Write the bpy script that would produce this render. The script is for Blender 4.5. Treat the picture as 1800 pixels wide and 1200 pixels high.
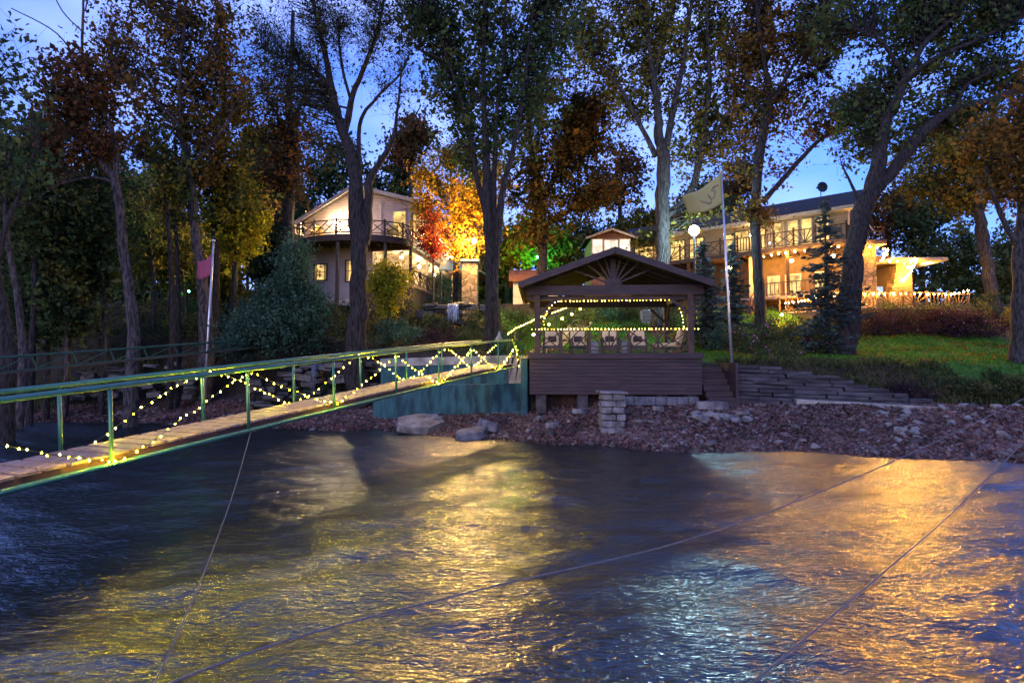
import bpy, math, random
import numpy as np
from mathutils import Matrix, Vector, noise as mnoise

for o in list(bpy.data.objects):
    bpy.data.objects.remove(o)
SC = bpy.context.scene
COL = SC.collection
random.seed(7)
RNG = np.random.default_rng(7)

# ------------------------------------------------------------------ camera, sky, sun, exposure
CAMH, PITCH, F = 2.6, math.atan(45 / 1000), 1000.0
cam_data = bpy.data.cameras.new('camera')
cam_data.lens, cam_data.sensor_width = 20.0, 36.0
cam_data.clip_start, cam_data.clip_end = 0.05, 2000
cam = bpy.data.objects.new('camera', cam_data)
COL.objects.link(cam)
cam.location = (0, 0, CAMH)
cam.rotation_euler = (math.pi / 2 + PITCH, 0, 0)
SC.camera = cam

SUN_EL, SUN_AZ = math.radians(14), math.radians(200)    # afterglow low behind the photographer
world = bpy.data.worlds.new('World')
SC.world = world
world.use_nodes = True
nt = world.node_tree
nt.nodes.clear()
def N(tree, kind, **kw):
    n = tree.nodes.new(kind)
    for k, v in kw.items():
        if k.startswith('i_'):
            n.inputs[k[2:].replace('_', ' ')].default_value = v
        else:
            setattr(n, k, v)
    return n
out = N(nt, 'ShaderNodeOutputWorld')
bg = N(nt, 'ShaderNodeBackground')
bg.inputs['Strength'].default_value = 0.15
sky = N(nt, 'ShaderNodeTexSky', sky_type='NISHITA', sun_disc=False, sun_elevation=math.radians(3.0), sun_rotation=SUN_AZ, air_density=1.2, dust_density=0.6, ozone_density=5.0)
tint = N(nt, 'ShaderNodeMix', data_type='RGBA', blend_type='MULTIPLY')
tint.inputs[0].default_value = 1.0
nt.links.new(sky.outputs[0], tint.inputs[6])
tint.inputs[7].default_value = (1.38, 1.30, 2.45, 1)
tc = N(nt, 'ShaderNodeTexCoord')
mp = N(nt, 'ShaderNodeMapping')
mp.inputs['Scale'].default_value = (1.0, 1.0, 2.2)
nt.links.new(tc.outputs['Generated'], mp.inputs[0])
cn = N(nt, 'ShaderNodeTexNoise', i_Scale=2.1, i_Detail=4.0, i_Roughness=0.5)
nt.links.new(mp.outputs[0], cn.inputs['Vector'])
cr = N(nt, 'ShaderNodeValToRGB')
cr.color_ramp.elements[0].position, cr.color_ramp.elements[0].color = 0.38, (0.14, 0.14, 0.14, 1)
cr.color_ramp.elements[1].position, cr.color_ramp.elements[1].color = 0.74, (1, 1, 1, 1)
nt.links.new(cn.outputs[0], cr.inputs[0])
cl = N(nt, 'ShaderNodeMix', data_type='RGBA')
nt.links.new(cr.outputs[0], cl.inputs[0])
nt.links.new(tint.outputs[2], cl.inputs[6])
cl.inputs[7].default_value = (1.75, 2.25, 5.0, 1)
nt.links.new(cl.outputs[2], bg.inputs['Color'])
nt.links.new(bg.outputs[0], out.inputs['Surface'])

sun_data = bpy.data.lights.new('sun', 'SUN')
sun_data.energy, sun_data.angle, sun_data.color = 0.42, math.radians(40), (1.0, 0.88, 0.88)
sun = bpy.data.objects.new('sun', sun_data)
COL.objects.link(sun)
_d = Vector((math.sin(SUN_AZ) * math.cos(SUN_EL), math.cos(SUN_AZ) * math.cos(SUN_EL), math.sin(SUN_EL)))
sun.rotation_euler = _d.to_track_quat('Z', 'Y').to_euler()
SC.view_settings.view_transform = 'Standard'
SC.view_settings.look = 'None'
SC.view_settings.exposure = 1.8
SC.view_settings.gamma = 1.0
cy = SC.cycles
SC.render.engine = 'CYCLES'
cy.use_denoising = True
cy.max_bounces, cy.diffuse_bounces, cy.glossy_bounces, cy.transmission_bounces = 5, 2, 3, 3
cy.caustics_reflective = cy.caustics_refractive = False
cy.sample_clamp_indirect = 4.0

# ------------------------------------------------------------------ pixel helper (1800 x 1200 photo) and terrain
CP, SP = math.cos(PITCH), math.sin(PITCH)
def P(px, py, Y):
    a, b = (px - 900) / F, (600 - py) / F
    dx, dy, dz = a, CP - b * SP, SP + b * CP
    t = Y / dy
    return Vector((dx * t, Y, CAMH + dz * t))
def PX(px, Y):
    return (px - 900) / F * Y * 1.0
def smooth(a, b, x):
    t = np.clip((np.asarray(x, float) - a) / (b - a), 0, 1)
    return t * t * (3 - 2 * t)
YS_X = [-300, -60, -40, -21.6, -14, -5.9, 3.3, 8, 14.2, 30, 60, 300]
YS_Y = [40, 34, 30, 27.3, 25.8, 23.4, 18.6, 17.2, 15.8, 12.5, 8, -30]
YB_X = [-300, -60, -21, -10, -6.5, -6.2, -0.5, 0.35, 7.6, 9, 16, 20, 30, 60, 300]
YB_Y = [43, 37, 30.2, 29.2, 28.4, 27.6, 26.1, 23.9, 23.6, 23.4, 22.3, 21.0, 19, 15, -20]
WD_X = [-300, -10, -7, -6.2, 8, 15, 19, 300]
WD_Y = [2.2, 2.0, 1.4, 0.4, 0.4, 0.6, 2.6, 3.5]
HL_Y = [-40, 15, 23, 28, 33, 36, 39, 44, 60, 140, 400]
HL_Z = [1.6, 2.0, 2.65, 3.35, 4.5, 5.7, 6.9, 7.5, 7.9, 8.2, 6]
def gh(X, Y, detail=True):
    X, Y = np.asarray(X, float), np.asarray(Y, float)
    ys = np.interp(X, YS_X, YS_Y) + 0.25 * np.sin(X * 0.9) + 0.14 * np.sin(X * 2.3 + 1)
    beach = np.clip(0.23 * (Y - ys), -1.6, 1.15)
    yb, wd = np.interp(X, YB_X, YB_Y), np.interp(X, WD_X, WD_Y)
    t = smooth(0, 1, (Y - yb) / wd)
    hill = np.interp(Y, HL_Y, HL_Z)
    cut = smooth(20, 8, np.abs(Y - 37)) * smooth(6, 1, np.abs(X + 7))*0
    z = beach * (1 - t) + hill * t - cut
    if detail:
        z = z + (0.05 * np.sin(X * 1.7 + Y * 0.6) + 0.04 * np.sin(X * 0.8 - Y * 1.9)) * np.where(t > .3, 1.0, .5)
    return z
def gz(x, y):
    return float(gh(x, y))

# ------------------------------------------------------------------ object helpers
ORG = {}
def label(o, lab=None, cat=None, group=None, kind=None):
    if lab: o['label'] = lab
    if cat: o['category'] = cat
    if group: o['group'] = group
    if kind: o['kind'] = kind
    return o
def thing(name, lab, cat, loc=(0, 0, 0), group=None):
    o = bpy.data.objects.new(name, None)
    COL.objects.link(o)
    o.empty_display_size = 0.2
    o.location = loc
    ORG[o.name] = Vector(loc)
    return label(o, lab, cat, group)
def link(name, me, m, parent=None, smooth_=False):
    o = bpy.data.objects.new(name, me)
    COL.objects.link(o)
    if m: me.materials.append(m)
    if parent is not None: o.parent = parent
    ORG[o.name] = ORG[parent.name] if parent is not None else Vector((0, 0, 0))
    if smooth_:
        me.polygons.foreach_set('use_smooth', [True] * len(me.polygons))
    return o
def copy_tree(o, parent=None):
    c = o.copy()
    COL.objects.link(c)
    if parent is not None: c.parent = parent
    ORG[c.name] = ORG[o.name]
    for ch in list(o.children):
        copy_tree(ch, c)
    return c

class MB:
    def __init__(s, M=None): s.v, s.f, s.M = [], [], M
    def add(s, vs, fs):
        n = len(s.v)
        s.v += [Vector(v) for v in vs]
        s.f += [[i + n for i in f] for f in fs]
    def box(s, c, d, rz=0, ry=0, rx=0, j=0.0):
        R = Matrix.Rotation(rz, 3, 'Z') @ Matrix.Rotation(ry, 3, 'Y') @ Matrix.Rotation(rx, 3, 'X')
        c = Vector(c)
        vs = [c + R @ Vector((x * d[0] / 2, y * d[1] / 2, z * d[2] / 2)) for x in (-1, 1) for y in (-1, 1) for z in (-1, 1)]
        if j: vs = [v + Vector((random.uniform(-j, j), random.uniform(-j, j), random.uniform(-j, j) * .6)) for v in vs]
        s.add(vs, [(0, 1, 3, 2), (4, 6, 7, 5), (0, 4, 5, 1), (2, 3, 7, 6), (0, 2, 6, 4), (1, 5, 7, 3)])
    def b(s, x0, x1, y0, y1, z0, z1):
        s.box(((x0 + x1) / 2, (y0 + y1) / 2, (z0 + z1) / 2), (x1 - x0, y1 - y0, z1 - z0))
    def beam(s, p, q, w, h, up=(0, 0, 1)):
        p, q = Vector(p), Vector(q)
        t = (q - p).normalized()
        a = t.cross(Vector(up))
        if a.length < 1e-4: a = t.cross(Vector((0, 1, 0)))
        a.normalize()
        n = a.cross(t)
        vs = [e + a * (x * w / 2) + n * (y * h / 2) for e in (p, q) for x, y in ((-1, -1), (1, -1), (1, 1), (-1, 1))]
        s.add(vs, [(0, 3, 2, 1), (4, 5, 6, 7), (0, 1, 5, 4), (1, 2, 6, 5), (2, 3, 7, 6), (3, 0, 4, 7)])
    def tube(s, pts, r, n=8):
        pts = [Vector(p) for p in pts]
        rs = r if hasattr(r, '__len__') else [r] * len(pts)
        vs, fs = [], []
        a = None
        for i, p in enumerate(pts):
            t = (pts[min(i + 1, len(pts) - 1)] - pts[max(i - 1, 0)]).normalized()
            if a is None:
                a = t.cross(Vector((0.31, 0.87, 0.4))).normalized()
            a = (a - t * a.dot(t)).normalized()
            b_ = t.cross(a)
            for k in range(n):
                th = 2 * math.pi * k / n
                vs.append(p + (a * math.cos(th) + b_ * math.sin(th)) * rs[i])
        for i in range(len(pts) - 1):
            for k in range(n):
                k2 = (k + 1) % n
                fs.append((i * n + k, i * n + k2, (i + 1) * n + k2, (i + 1) * n + k))
        fs.append(tuple(range(n))[::-1])
        fs.append(tuple(range((len(pts) - 1) * n, len(pts) * n)))
        s.add(vs, fs)
    def prism(s, poly, axis, a0, a1):
        """poly: 2-D points; axis 'y': poly in xz, 'z': poly in xy, 'x': poly in yz"""
        n = len(poly)
        def mk(u, v, a): return {'y': (u, a, v), 'z': (u, v, a), 'x': (a, u, v)}[axis]
        vs = [mk(u, v, a0) for u, v in poly] + [mk(u, v, a1) for u, v in poly]
        fs = [tuple(range(n)), tuple(range(n, 2 * n))[::-1]] + [(i, i + n, (i + 1) % n + n, (i + 1) % n) for i in range(n)]
        s.add(vs, fs)
    def ball(s, c, r, n=8, m=6, sz=1.0):
        pts, rr = [], []
        for i in range(m + 1):
            th = math.pi * i / m
            pts.append(Vector(c) + Vector((0, 0, -math.cos(th) * r * sz)))
            rr.append(max(1e-3, math.sin(th) * r))
        vs, fs = [], []
        for p, q in zip(pts, rr):
            vs += [p + Vector((math.cos(2 * math.pi * k / n) * q, math.sin(2 * math.pi * k / n) * q, 0)) for k in range(n)]
        for i in range(m):
            for k in range(n):
                fs.append((i * n + k, i * n + (k + 1) % n, (i + 1) * n + (k + 1) % n, (i + 1) * n + k))
        s.add(vs, fs)
    def build(s, name, m, parent=None, bevel=0, smooth_=False, thin=None):
        org = ORG[parent.name] if parent is not None else Vector((0, 0, 0))
        vs = [(s.M @ v if s.M else v) - org for v in s.v]
        me = bpy.data.meshes.new(name)
        me.from_pydata([tuple(v) for v in vs], [], s.f)
        import bmesh
        bm = bmesh.new(); bm.from_mesh(me)
        bmesh.ops.recalc_face_normals(bm, faces=bm.faces)
        bm.to_mesh(me); bm.free()
        o = link(name, me, m, parent, smooth_)
        if bevel:
            md = o.modifiers.new('bevel', 'BEVEL'); md.width, md.segments, md.limit_method = bevel, 1, 'ANGLE'
        return o

def np_mesh(name, V, Fq, m, parent=None, smooth_=False, org=None):
    if org is None:
        org = ORG[parent.name] if parent is not None else Vector((0, 0, 0))
    V = np.asarray(V, np.float32) - np.array(org, np.float32)
    me = bpy.data.meshes.new(name)
    k = Fq.shape[1]
    me.vertices.add(len(V)); me.vertices.foreach_set('co', V.ravel())
    me.loops.add(Fq.size); me.loops.foreach_set('vertex_index', Fq.ravel().astype(np.int32))
    me.polygons.add(len(Fq)); me.polygons.foreach_set('loop_start', np.arange(0, Fq.size, k, dtype=np.int32))
    me.update(calc_edges=True)
    me.validate()
    return link(name, me, m, parent, smooth_)

class NT:
    """many tubes as one quad mesh"""
    def __init__(s): s.V, s.F, s.n = [], [], 0
    def tube(s, pts, r, n):
        pts = np.asarray(pts, float); k = len(pts)
        r = np.asarray(r, float)
        t = np.gradient(pts, axis=0); t /= np.linalg.norm(t, axis=1)[:, None] + 1e-9
        ref = np.array([0.31, 0.9, 0.25]) if abs(t[0] @ np.array([0.31, 0.9, 0.25])) < .9 else np.array([1., 0, 0])
        a = np.cross(t, ref); a /= np.linalg.norm(a, axis=1)[:, None] + 1e-9
        b = np.cross(t, a)
        th = np.arange(n) * 2 * math.pi / n
        ring = a[:, None, :] * np.cos(th)[None, :, None] + b[:, None, :] * np.sin(th)[None, :, None]
        V = pts[:, None, :] + ring * r[:, None, None] if r.ndim == 1 else pts[:, None, :] + ring * r[:, :, None]
        i = np.arange(k - 1)[:, None] * n; j = np.arange(n)[None, :]; j2 = (j + 1) % n
        Fq = np.stack([i + j, i + j2, i + n + j2, i + n + j], -1).reshape(-1, 4) + s.n
        s.V.append(V.reshape(-1, 3)); s.F.append(Fq); s.n += k * n
    def build(s, name, m, parent):
        return np_mesh(name, np.concatenate(s.V), np.concatenate(s.F), m, parent, True)

def leaves_mesh(name, C, size, m, parent, aspect=0.5, flat=0.0, dirs=None):
    C = np.asarray(C, float); n = len(C)
    a = RNG.normal(size=(n, 3)) if dirs is None else dirs + RNG.normal(size=(n, 3)) * .35
    a /= np.linalg.norm(a, axis=1)[:, None]
    up = RNG.normal(size=(n, 3)); up[:, 2] += flat
    b = np.cross(a, up); b /= np.linalg.norm(b, axis=1)[:, None] + 1e-9
    L = size * RNG.gamma(7, 1 / 7, n)[:, None]
    fold = np.cross(a, b) * L * 0.12
    V = np.stack([C - a * L / 2, C + b * L * aspect / 2 - fold + a * L * .08, C + a * L / 2, C - b * L * aspect / 2 - fold + a * L * .08], 1).reshape(-1, 3)
    return np_mesh(name, V, np.arange(4 * n).reshape(-1, 4), m, parent)

# ------------------------------------------------------------------ materials
MATS = {}
def mat(name, c1, c2=None, rough=0.7, scale=4.0, bump=0.0, bscale=30.0, metal=0.0, stretch=(1, 1, 1), spec=0.3, detail=5.0, contrast=(.35, .65)):
    if name in MATS: return MATS[name]
    m = bpy.data.materials.new(name); m.use_nodes = True
    t = m.node_tree; p = t.nodes['Principled BSDF']
    p.inputs['Roughness'].default_value = rough; p.inputs['Metallic'].default_value = metal
    p.inputs['Specular IOR Level'].default_value = spec
    tc = N(t, 'ShaderNodeTexCoord'); mp = N(t, 'ShaderNodeMapping'); mp.inputs['Scale'].default_value = stretch
    t.links.new(tc.outputs['Object'], mp.inputs[0])
    nz = N(t, 'ShaderNodeTexNoise', i_Scale=scale, i_Detail=detail)
    t.links.new(mp.outputs[0], nz.inputs['Vector'])
    r = N(t, 'ShaderNodeValToRGB')
    r.color_ramp.elements[0].position, r.color_ramp.elements[1].position = contrast
    r.color_ramp.elements[0].color = (*c1, 1); r.color_ramp.elements[1].color = (*(c2 or [x * .6 for x in c1]), 1)
    t.links.new(nz.outputs[0], r.inputs[0]); t.links.new(r.outputs[0], p.inputs['Base Color'])
    if bump:
        n2 = N(t, 'ShaderNodeTexNoise', i_Scale=bscale, i_Detail=6.0); t.links.new(mp.outputs[0], n2.inputs['Vector'])
        b = N(t, 'ShaderNodeBump'); b.inputs['Strength'].default_value = bump; b.inputs['Distance'].default_value = 0.13 if 'bark' in name else 0.05
        t.links.new(n2.outputs[0], b.inputs['Height']); t.links.new(b.outputs[0], p.inputs['Normal'])
    MATS[name] = m
    return m
def siding(name, c1, c2, pitch=0.18):
    m = mat(name, c1, c2, .6, 1.5); t = m.node_tree; p = t.nodes['Principled BSDF']
    tc = t.nodes['Texture Coordinate']; sx = N(t, 'ShaderNodeSeparateXYZ'); t.links.new(tc.outputs['Object'], sx.inputs[0])
    d = N(t, 'ShaderNodeMath', operation='DIVIDE'); d.inputs[1].default_value = pitch; t.links.new(sx.outputs[2], d.inputs[0])
    f = N(t, 'ShaderNodeMath', operation='FRACT'); t.links.new(d.outputs[0], f.inputs[0])
    b = N(t, 'ShaderNodeBump', invert=True); b.inputs['Strength'].default_value = 1.0; b.inputs['Distance'].default_value = 0.035
    t.links.new(f.outputs[0], b.inputs['Height']); t.links.new(b.outputs[0], p.inputs['Normal'])
    return m
def stonework(name, c1, c2, scale=2.2, bump=.9):
    m = mat(name, c1, c2, .85, 2.0, contrast=(.3, .7)); t = m.node_tree; p = t.nodes['Principled BSDF']
    tc = t.nodes['Texture Coordinate']
    mp = N(t, 'ShaderNodeMapping'); mp.inputs['Scale'].default_value = (1, 1, 1.7); t.links.new(tc.outputs['Object'], mp.inputs[0])
    v = N(t, 'ShaderNodeTexVoronoi', feature='DISTANCE_TO_EDGE'); v.inputs['Scale'].default_value = scale
    vc = N(t, 'ShaderNodeTexVoronoi'); vc.inputs['Scale'].default_value = scale
    t.links.new(mp.outputs[0], v.inputs['Vector']); t.links.new(mp.outputs[0], vc.inputs['Vector'])
    r = N(t, 'ShaderNodeMapRange'); r.inputs[1].default_value = 0.0; r.inputs[2].default_value = 0.07; t.links.new(v.outputs[0], r.inputs[0])
    hsv = N(t, 'ShaderNodeHueSaturation'); sp = N(t, 'ShaderNodeSeparateColor'); t.links.new(vc.outputs['Color'], sp.inputs[0])
    mr = N(t, 'ShaderNodeMapRange'); mr.inputs[3].default_value = .45; mr.inputs[4].default_value = 1.35; t.links.new(sp.outputs[0], mr.inputs[0])
    t.links.new(mr.outputs[0], hsv.inputs['Value'])
    old = p.inputs['Base Color'].links[0].from_socket; t.links.new(old, hsv.inputs['Color'])
    mx = N(t, 'ShaderNodeMix', data_type='RGBA'); t.links.new(r.outputs[0], mx.inputs[0]); mx.inputs[6].default_value = (c1[0] * .35, c1[1] * .33, c1[2] * .3, 1)
    t.links.new(hsv.outputs[0], mx.inputs[7]); t.links.new(mx.outputs[2], p.inputs['Base Color'])
    b = N(t, 'ShaderNodeBump'); b.inputs['Strength'].default_value = bump; b.inputs['Distance'].default_value = .05
    t.links.new(r.outputs[0], b.inputs['Height']); t.links.new(b.outputs[0], p.inputs['Normal'])
    return m
def leafmat(name, cols, scale=0.5):
    if name in MATS: return MATS[name]
    m = bpy.data.materials.new(name); m.use_nodes = True; t = m.node_tree; t.nodes.clear()
    o = N(t, 'ShaderNodeOutputMaterial'); tc = N(t, 'ShaderNodeTexCoord'); g = N(t, 'ShaderNodeNewGeometry')
    nz = N(t, 'ShaderNodeTexNoise', i_Scale=scale, i_Detail=3.0); t.links.new(tc.outputs['Object'], nz.inputs['Vector'])
    ad = N(t, 'ShaderNodeMath', operation='MULTIPLY_ADD'); t.links.new(g.outputs['Random Per Island'], ad.inputs[0]); ad.inputs[1].default_value = .45
    sb = N(t, 'ShaderNodeMath', operation='SUBTRACT'); t.links.new(nz.outputs[0], sb.inputs[0]); sb.inputs[1].default_value = .22
    t.links.new(sb.outputs[0], ad.inputs[2])
    r = N(t, 'ShaderNodeValToRGB'); e = r.color_ramp.elements
    e[0].position, e[0].color = .25, (*cols[0], 1); e[1].position, e[1].color = .75, (*cols[-1], 1)
    if len(cols) == 3:
        k = e.new(.5); k.color = (*cols[1], 1)
    t.links.new(ad.outputs[0], r.inputs[0])
    df = N(t, 'ShaderNodeBsdfDiffuse'); tr = N(t, 'ShaderNodeBsdfTranslucent'); mx = N(t, 'ShaderNodeMixShader'); mx.inputs[0].default_value = .35
    t.links.new(r.outputs[0], df.inputs[0]); t.links.new(r.outputs[0], tr.inputs[0])
    t.links.new(df.outputs[0], mx.inputs[1]); t.links.new(tr.outputs[0], mx.inputs[2]); t.links.new(mx.outputs[0], o.inputs[0])
    MATS[name] = m
    return m
def emit(name, c, s, vary=0.0, scale=2.0):
    if name in MATS: return MATS[name]
    m = bpy.data.materials.new(name); m.use_nodes = True; t = m.node_tree; t.nodes.clear()
    o = N(t, 'ShaderNodeOutputMaterial'); e = N(t, 'ShaderNodeEmission'); e.inputs[0].default_value = (*c, 1); e.inputs[1].default_value = s
    if vary:
        tc = N(t, 'ShaderNodeTexCoord'); nz = N(t, 'ShaderNodeTexNoise', i_Scale=scale, i_Detail=2.0); t.links.new(tc.outputs['Object'], nz.inputs['Vector'])
        mr = N(t, 'ShaderNodeMapRange'); mr.inputs[1].default_value, mr.inputs[2].default_value = .35, .65
        mr.inputs[3].default_value, mr.inputs[4].default_value = s * (1 - vary), s * (1 + vary); t.links.new(nz.outputs[0], mr.inputs[0]); t.links.new(mr.outputs[0], e.inputs[1])
    t.links.new(e.outputs[0], o.inputs[0])
    MATS[name] = m
    return m

BARK = mat('bark', (.034, .028, .027), (.006, .0055, .0055), .9, 4.0, 1.0, 7.0, stretch=(4, 4, .7), contrast=(.42, .6))
BARKL = mat('pale bark', (.085, .068, .066), (.018, .015, .015), .9, 3.5, 1.0, 7.0, stretch=(3.5, 3.5, .8), contrast=(.42, .6))
BARKG = mat('grey bark', (.052, .047, .045), (.011, .010, .010), .9, 4.0, 1.0, 7.0, stretch=(3.5, 3.5, .7), contrast=(.42, .6))
WOODD = mat('dark stained timber', (.042, .025, .027), (.020, .013, .015), .6, 3.0, .35, 12, stretch=(.6, 3, 3))
WOODV = mat('skirt boards', (.044, .024, .028), (.018, .011, .014), .6, 2.0, .4, 10, stretch=(.5, 2, 6))
RAILD = mat('rustic rail timber', (.058, .033, .024), (.03, .018, .014), .7, 5.0, .3, 20)
DECK = mat('weathered deck boards', (.25, .165, .15), (.13, .08, .068), .55, 4.0, .35, 14, stretch=(3, .6, 3))
GREENS = mat('dimmed green steel', (.012, .055, .040), (.008, .034, .026), .5, 6, .2, 30)  # darker copy of the green steel; the truss's dimness is put into the colour
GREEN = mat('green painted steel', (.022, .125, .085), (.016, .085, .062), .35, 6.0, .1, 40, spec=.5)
TEAL = mat('blue green concrete', (.020, .078, .088), (.007, .026, .036), .75, 1.3, .8, 7, stretch=(2.6, 2.6, .7), contrast=(.40, .62))
CONC = mat('stained pale concrete', (.30, .285, .25), (.10, .10, .095), .85, 1.4, .5, 9)
STONE = mat('grey beach stone', (.19, .178, .185), (.07, .064, .069), .85, 3.0, .8, 9)
SLAB = mat('stacked slate', (.062, .057, .066), (.019, .017, .021), .85, 2.5, .9, 8, stretch=(.5, .5, 2.5))
ASTONE = stonework('tan field stone', (.24, .175, .11), (.14, .10, .065), 2.4)
PSTONE = stonework('grey field stone', (.34, .32, .32), (.20, .19, .2), 2.2)
SIDE = siding('pale lap siding', (.50, .45, .44), (.44, .40, .40))
TANW = siding('tan lap siding', (.46, .37, .25), (.40, .31, .20), .22)
TRIMW = mat('cream trim', (.42, .38, .31), (.34, .30, .25), .5, 3)
ROOF = mat('dark shingles', (.030, .027, .030), (.016, .014, .016), .9, 14, .8, 24)
ROOFG = mat('green metal roof', (.10, .26, .17), (.07, .2, .13), .4, 3)
BRICKR = mat('rusty shingles', (.20, .075, .028), (.10, .04, .02), .9, 9, .6, 20)
STEEL = mat('pole steel', (.48, .48, .50), (.36, .36, .38), .35, 3, metal=.8)
BLACK = mat('black metal', (.015, .015, .017), (.01, .01, .01), .4, 5)
ROPE = mat('grey rope', (.17, .15, .16), (.08, .07, .075), .9, 60, .6, 120)
CABLE = mat('green wire', (.02, .03, .02), (.012, .02, .012), .6, 20)
CREAM = mat('cream cushion', (.60, .47, .28), (.50, .38, .22), .9, 5, .15, 40)
GREY = mat('grey metal box', (.22, .24, .25), (.15, .16, .17), .6, 5)
WARM = emit('warm bulb', (1.0, .75, .010), 330)
WARMG = emit('small warm bulb', (1.0, .68, .07), 20)
WARM2 = emit('amber bulb', (1.0, .46, .06), 850)
WHITEB = emit('cream lamp glass', (1.0, .74, .38), 30)
ORANGEB = emit('orange lamp glass', (1.0, .40, .06), 80)
BLUEB = emit('cold lamp glass', (.55, .88, 1.0), 70)
GREENB = emit('green lamp glass', (.1, 1.0, .3), 30)
PANE = emit('lit window glass', (1.0, .62, .20), .36, .5, 1.8)
PANEW = emit('bright window glass', (1.0, .80, .62), .38, .4, 1.5)
PANEB = emit('screen glow', (.6, .78, 1.0), .3, .3, 6)
DIM = {'warm bulb': emit('warm bulb dimmer', (1.0, .68, .010), 50), 'small warm bulb': emit('small warm bulb dimmer', (1.0, .62, .03), 5), 'amber bulb': emit('amber bulb dimmer', (1.0, .42, .03), 160)}
L_OAK = leafmat('russet leaves', [(0.037, 0.043, 0.015), (0.106, 0.073, 0.020), (0.200, 0.100, 0.022)])
L_RED = leafmat('dark red leaves', [(0.037, 0.035, 0.018), (0.088, 0.053, 0.022), (0.163, 0.069, 0.027)])
L_DARK = leafmat('dark green leaves', [(0.022, 0.046, 0.022), (0.048, 0.082, 0.034), (0.096, 0.110, 0.036)])
L_OLIVE = leafmat('olive leaves', [(0.044, 0.061, 0.015), (0.110, 0.108, 0.024), (0.209, 0.154, 0.029)])
L_MAPLE = leafmat('orange leaves', [(.30, .105, .010), (.42, .23, .020), (.48, .33, .030)], .7)
L_CRIM = leafmat('crimson leaves', [(.13, .016, .012), (.22, .03, .018), (.26, .06, .022)], .9)
L_YELL = leafmat('yellow green leaves', [(.14, .17, .014), (.26, .24, .020), (.36, .27, .022)])
L_SPRUCE = leafmat('blue needles', [(.030, .050, .048), (.055, .080, .078), (.085, .115, .115)])
L_CEDAR = leafmat('cedar needles', [(.024, .058, .042), (.045, .095, .068), (.075, .13, .085)])
L_HEDGE = leafmat('hedge leaves', [(0.026, 0.040, 0.020), (0.050, 0.068, 0.026), (0.088, 0.083, 0.040)], 1.2)
L_PURP = leafmat('purple hedge leaves', [(.020, .014, .018), (.038, .024, .028), (.065, .036, .045)], 1.2)
L_PINK = leafmat('pink blossoms', [(.25, .07, .22), (.42, .14, .36), (.5, .22, .42)])
GRASSM = leafmat('lawn blades', [(.022, .080, .012), (.045, .14, .016), (.085, .19, .022)], .5)
LITTER = leafmat('beach leaf litter', [(.036, .020, .019), (.115, .065, .062), (.25, .155, .145)], .45)

# ------------------------------------------------------------------ ground and water
def axis(parts):
    return np.unique(np.concatenate([np.arange(a, b, s) for a, b, s in parts] + [[parts[-1][1]]]))
gx = axis([(-320, -60, 20), (-60, -32, 2), (-32, 28, .25), (28, 60, 2), (60, 320, 20)])
gy = axis([(-30, 8, 2), (8, 48, .22), (48, 80, 1.5), (80, 400, 20)])
GX, GY = np.meshgrid(gx, gy)
GZ = gh(GX, GY)
rough = RNG.normal(size=GZ.shape) * .018
GZ = GZ + np.where((GY < 48) & (np.abs(GX) < 32), rough, 0)
V = np.stack([GX, GY, GZ], -1).reshape(-1, 3)
nx = len(gx); i = np.arange(len(gy) - 1)[:, None] * nx; j = np.arange(nx - 1)[None, :]
Fq = np.stack([i + j, i + j + 1, i + j + 1 + nx, i + j + nx], -1).reshape(-1, 4)
gm = bpy.data.materials.new('ground soil'); gm.use_nodes = True
t = gm.node_tree; p = t.nodes['Principled BSDF']; p.inputs['Roughness'].default_value = .95; p.inputs['Specular IOR Level'].default_value = .15
at = N(t, 'ShaderNodeAttribute', attribute_name='zone'); sp = N(t, 'ShaderNodeSeparateColor'); t.links.new(at.outputs['Color'], sp.inputs[0])
tc = N(t, 'ShaderNodeTexCoord')
def ramp2(c1, c2, sc, lo=.38, hi=.62):
    nz = N(t, 'ShaderNodeTexNoise', i_Scale=sc, i_Detail=8.0, i_Roughness=.65); t.links.new(tc.outputs['Object'], nz.inputs['Vector'])
    r = N(t, 'ShaderNodeValToRGB'); r.color_ramp.elements[0].position, r.color_ramp.elements[1].position = lo, hi
    r.color_ramp.elements[0].color, r.color_ramp.elements[1].color = (*c1, 1), (*c2, 1); t.links.new(nz.outputs[0], r.inputs[0])
    return r.outputs[0]
soil = ramp2((.012, .011, .008), (.034, .027, .018), 1.5)
lawn = ramp2((.022, .075, .012), (.05, .125, .02), 1.2)
beach = ramp2((.045, .028, .028), (.17, .108, .106), 1.6)
m1 = N(t, 'ShaderNodeMix', data_type='RGBA'); t.links.new(sp.outputs[0], m1.inputs[0]); t.links.new(soil, m1.inputs[6]); t.links.new(lawn, m1.inputs[7])
m2 = N(t, 'ShaderNodeMix', data_type='RGBA'); t.links.new(sp.outputs[1], m2.inputs[0]); t.links.new(m1.outputs[2], m2.inputs[6]); t.links.new(beach, m2.inputs[7])
m3 = N(t, 'ShaderNodeMix', data_type='RGBA'); t.links.new(sp.outputs[2], m3.inputs[0]); t.links.new(m2.outputs[2], m3.inputs[6]); m3.inputs[7].default_value = (.03, .02, .02, 1)
t.links.new(m3.outputs[2], p.inputs['Base Color'])
mw = N(t, 'ShaderNodeMapRange'); mw.inputs[3].default_value, mw.inputs[4].default_value = .95, .35; t.links.new(sp.outputs[2], mw.inputs[0]); t.links.new(mw.outputs[0], p.inputs['Roughness'])
nz = N(t, 'ShaderNodeTexNoise', i_Scale=9.0, i_Detail=8.0); t.links.new(tc.outputs['Object'], nz.inputs['Vector'])
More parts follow.
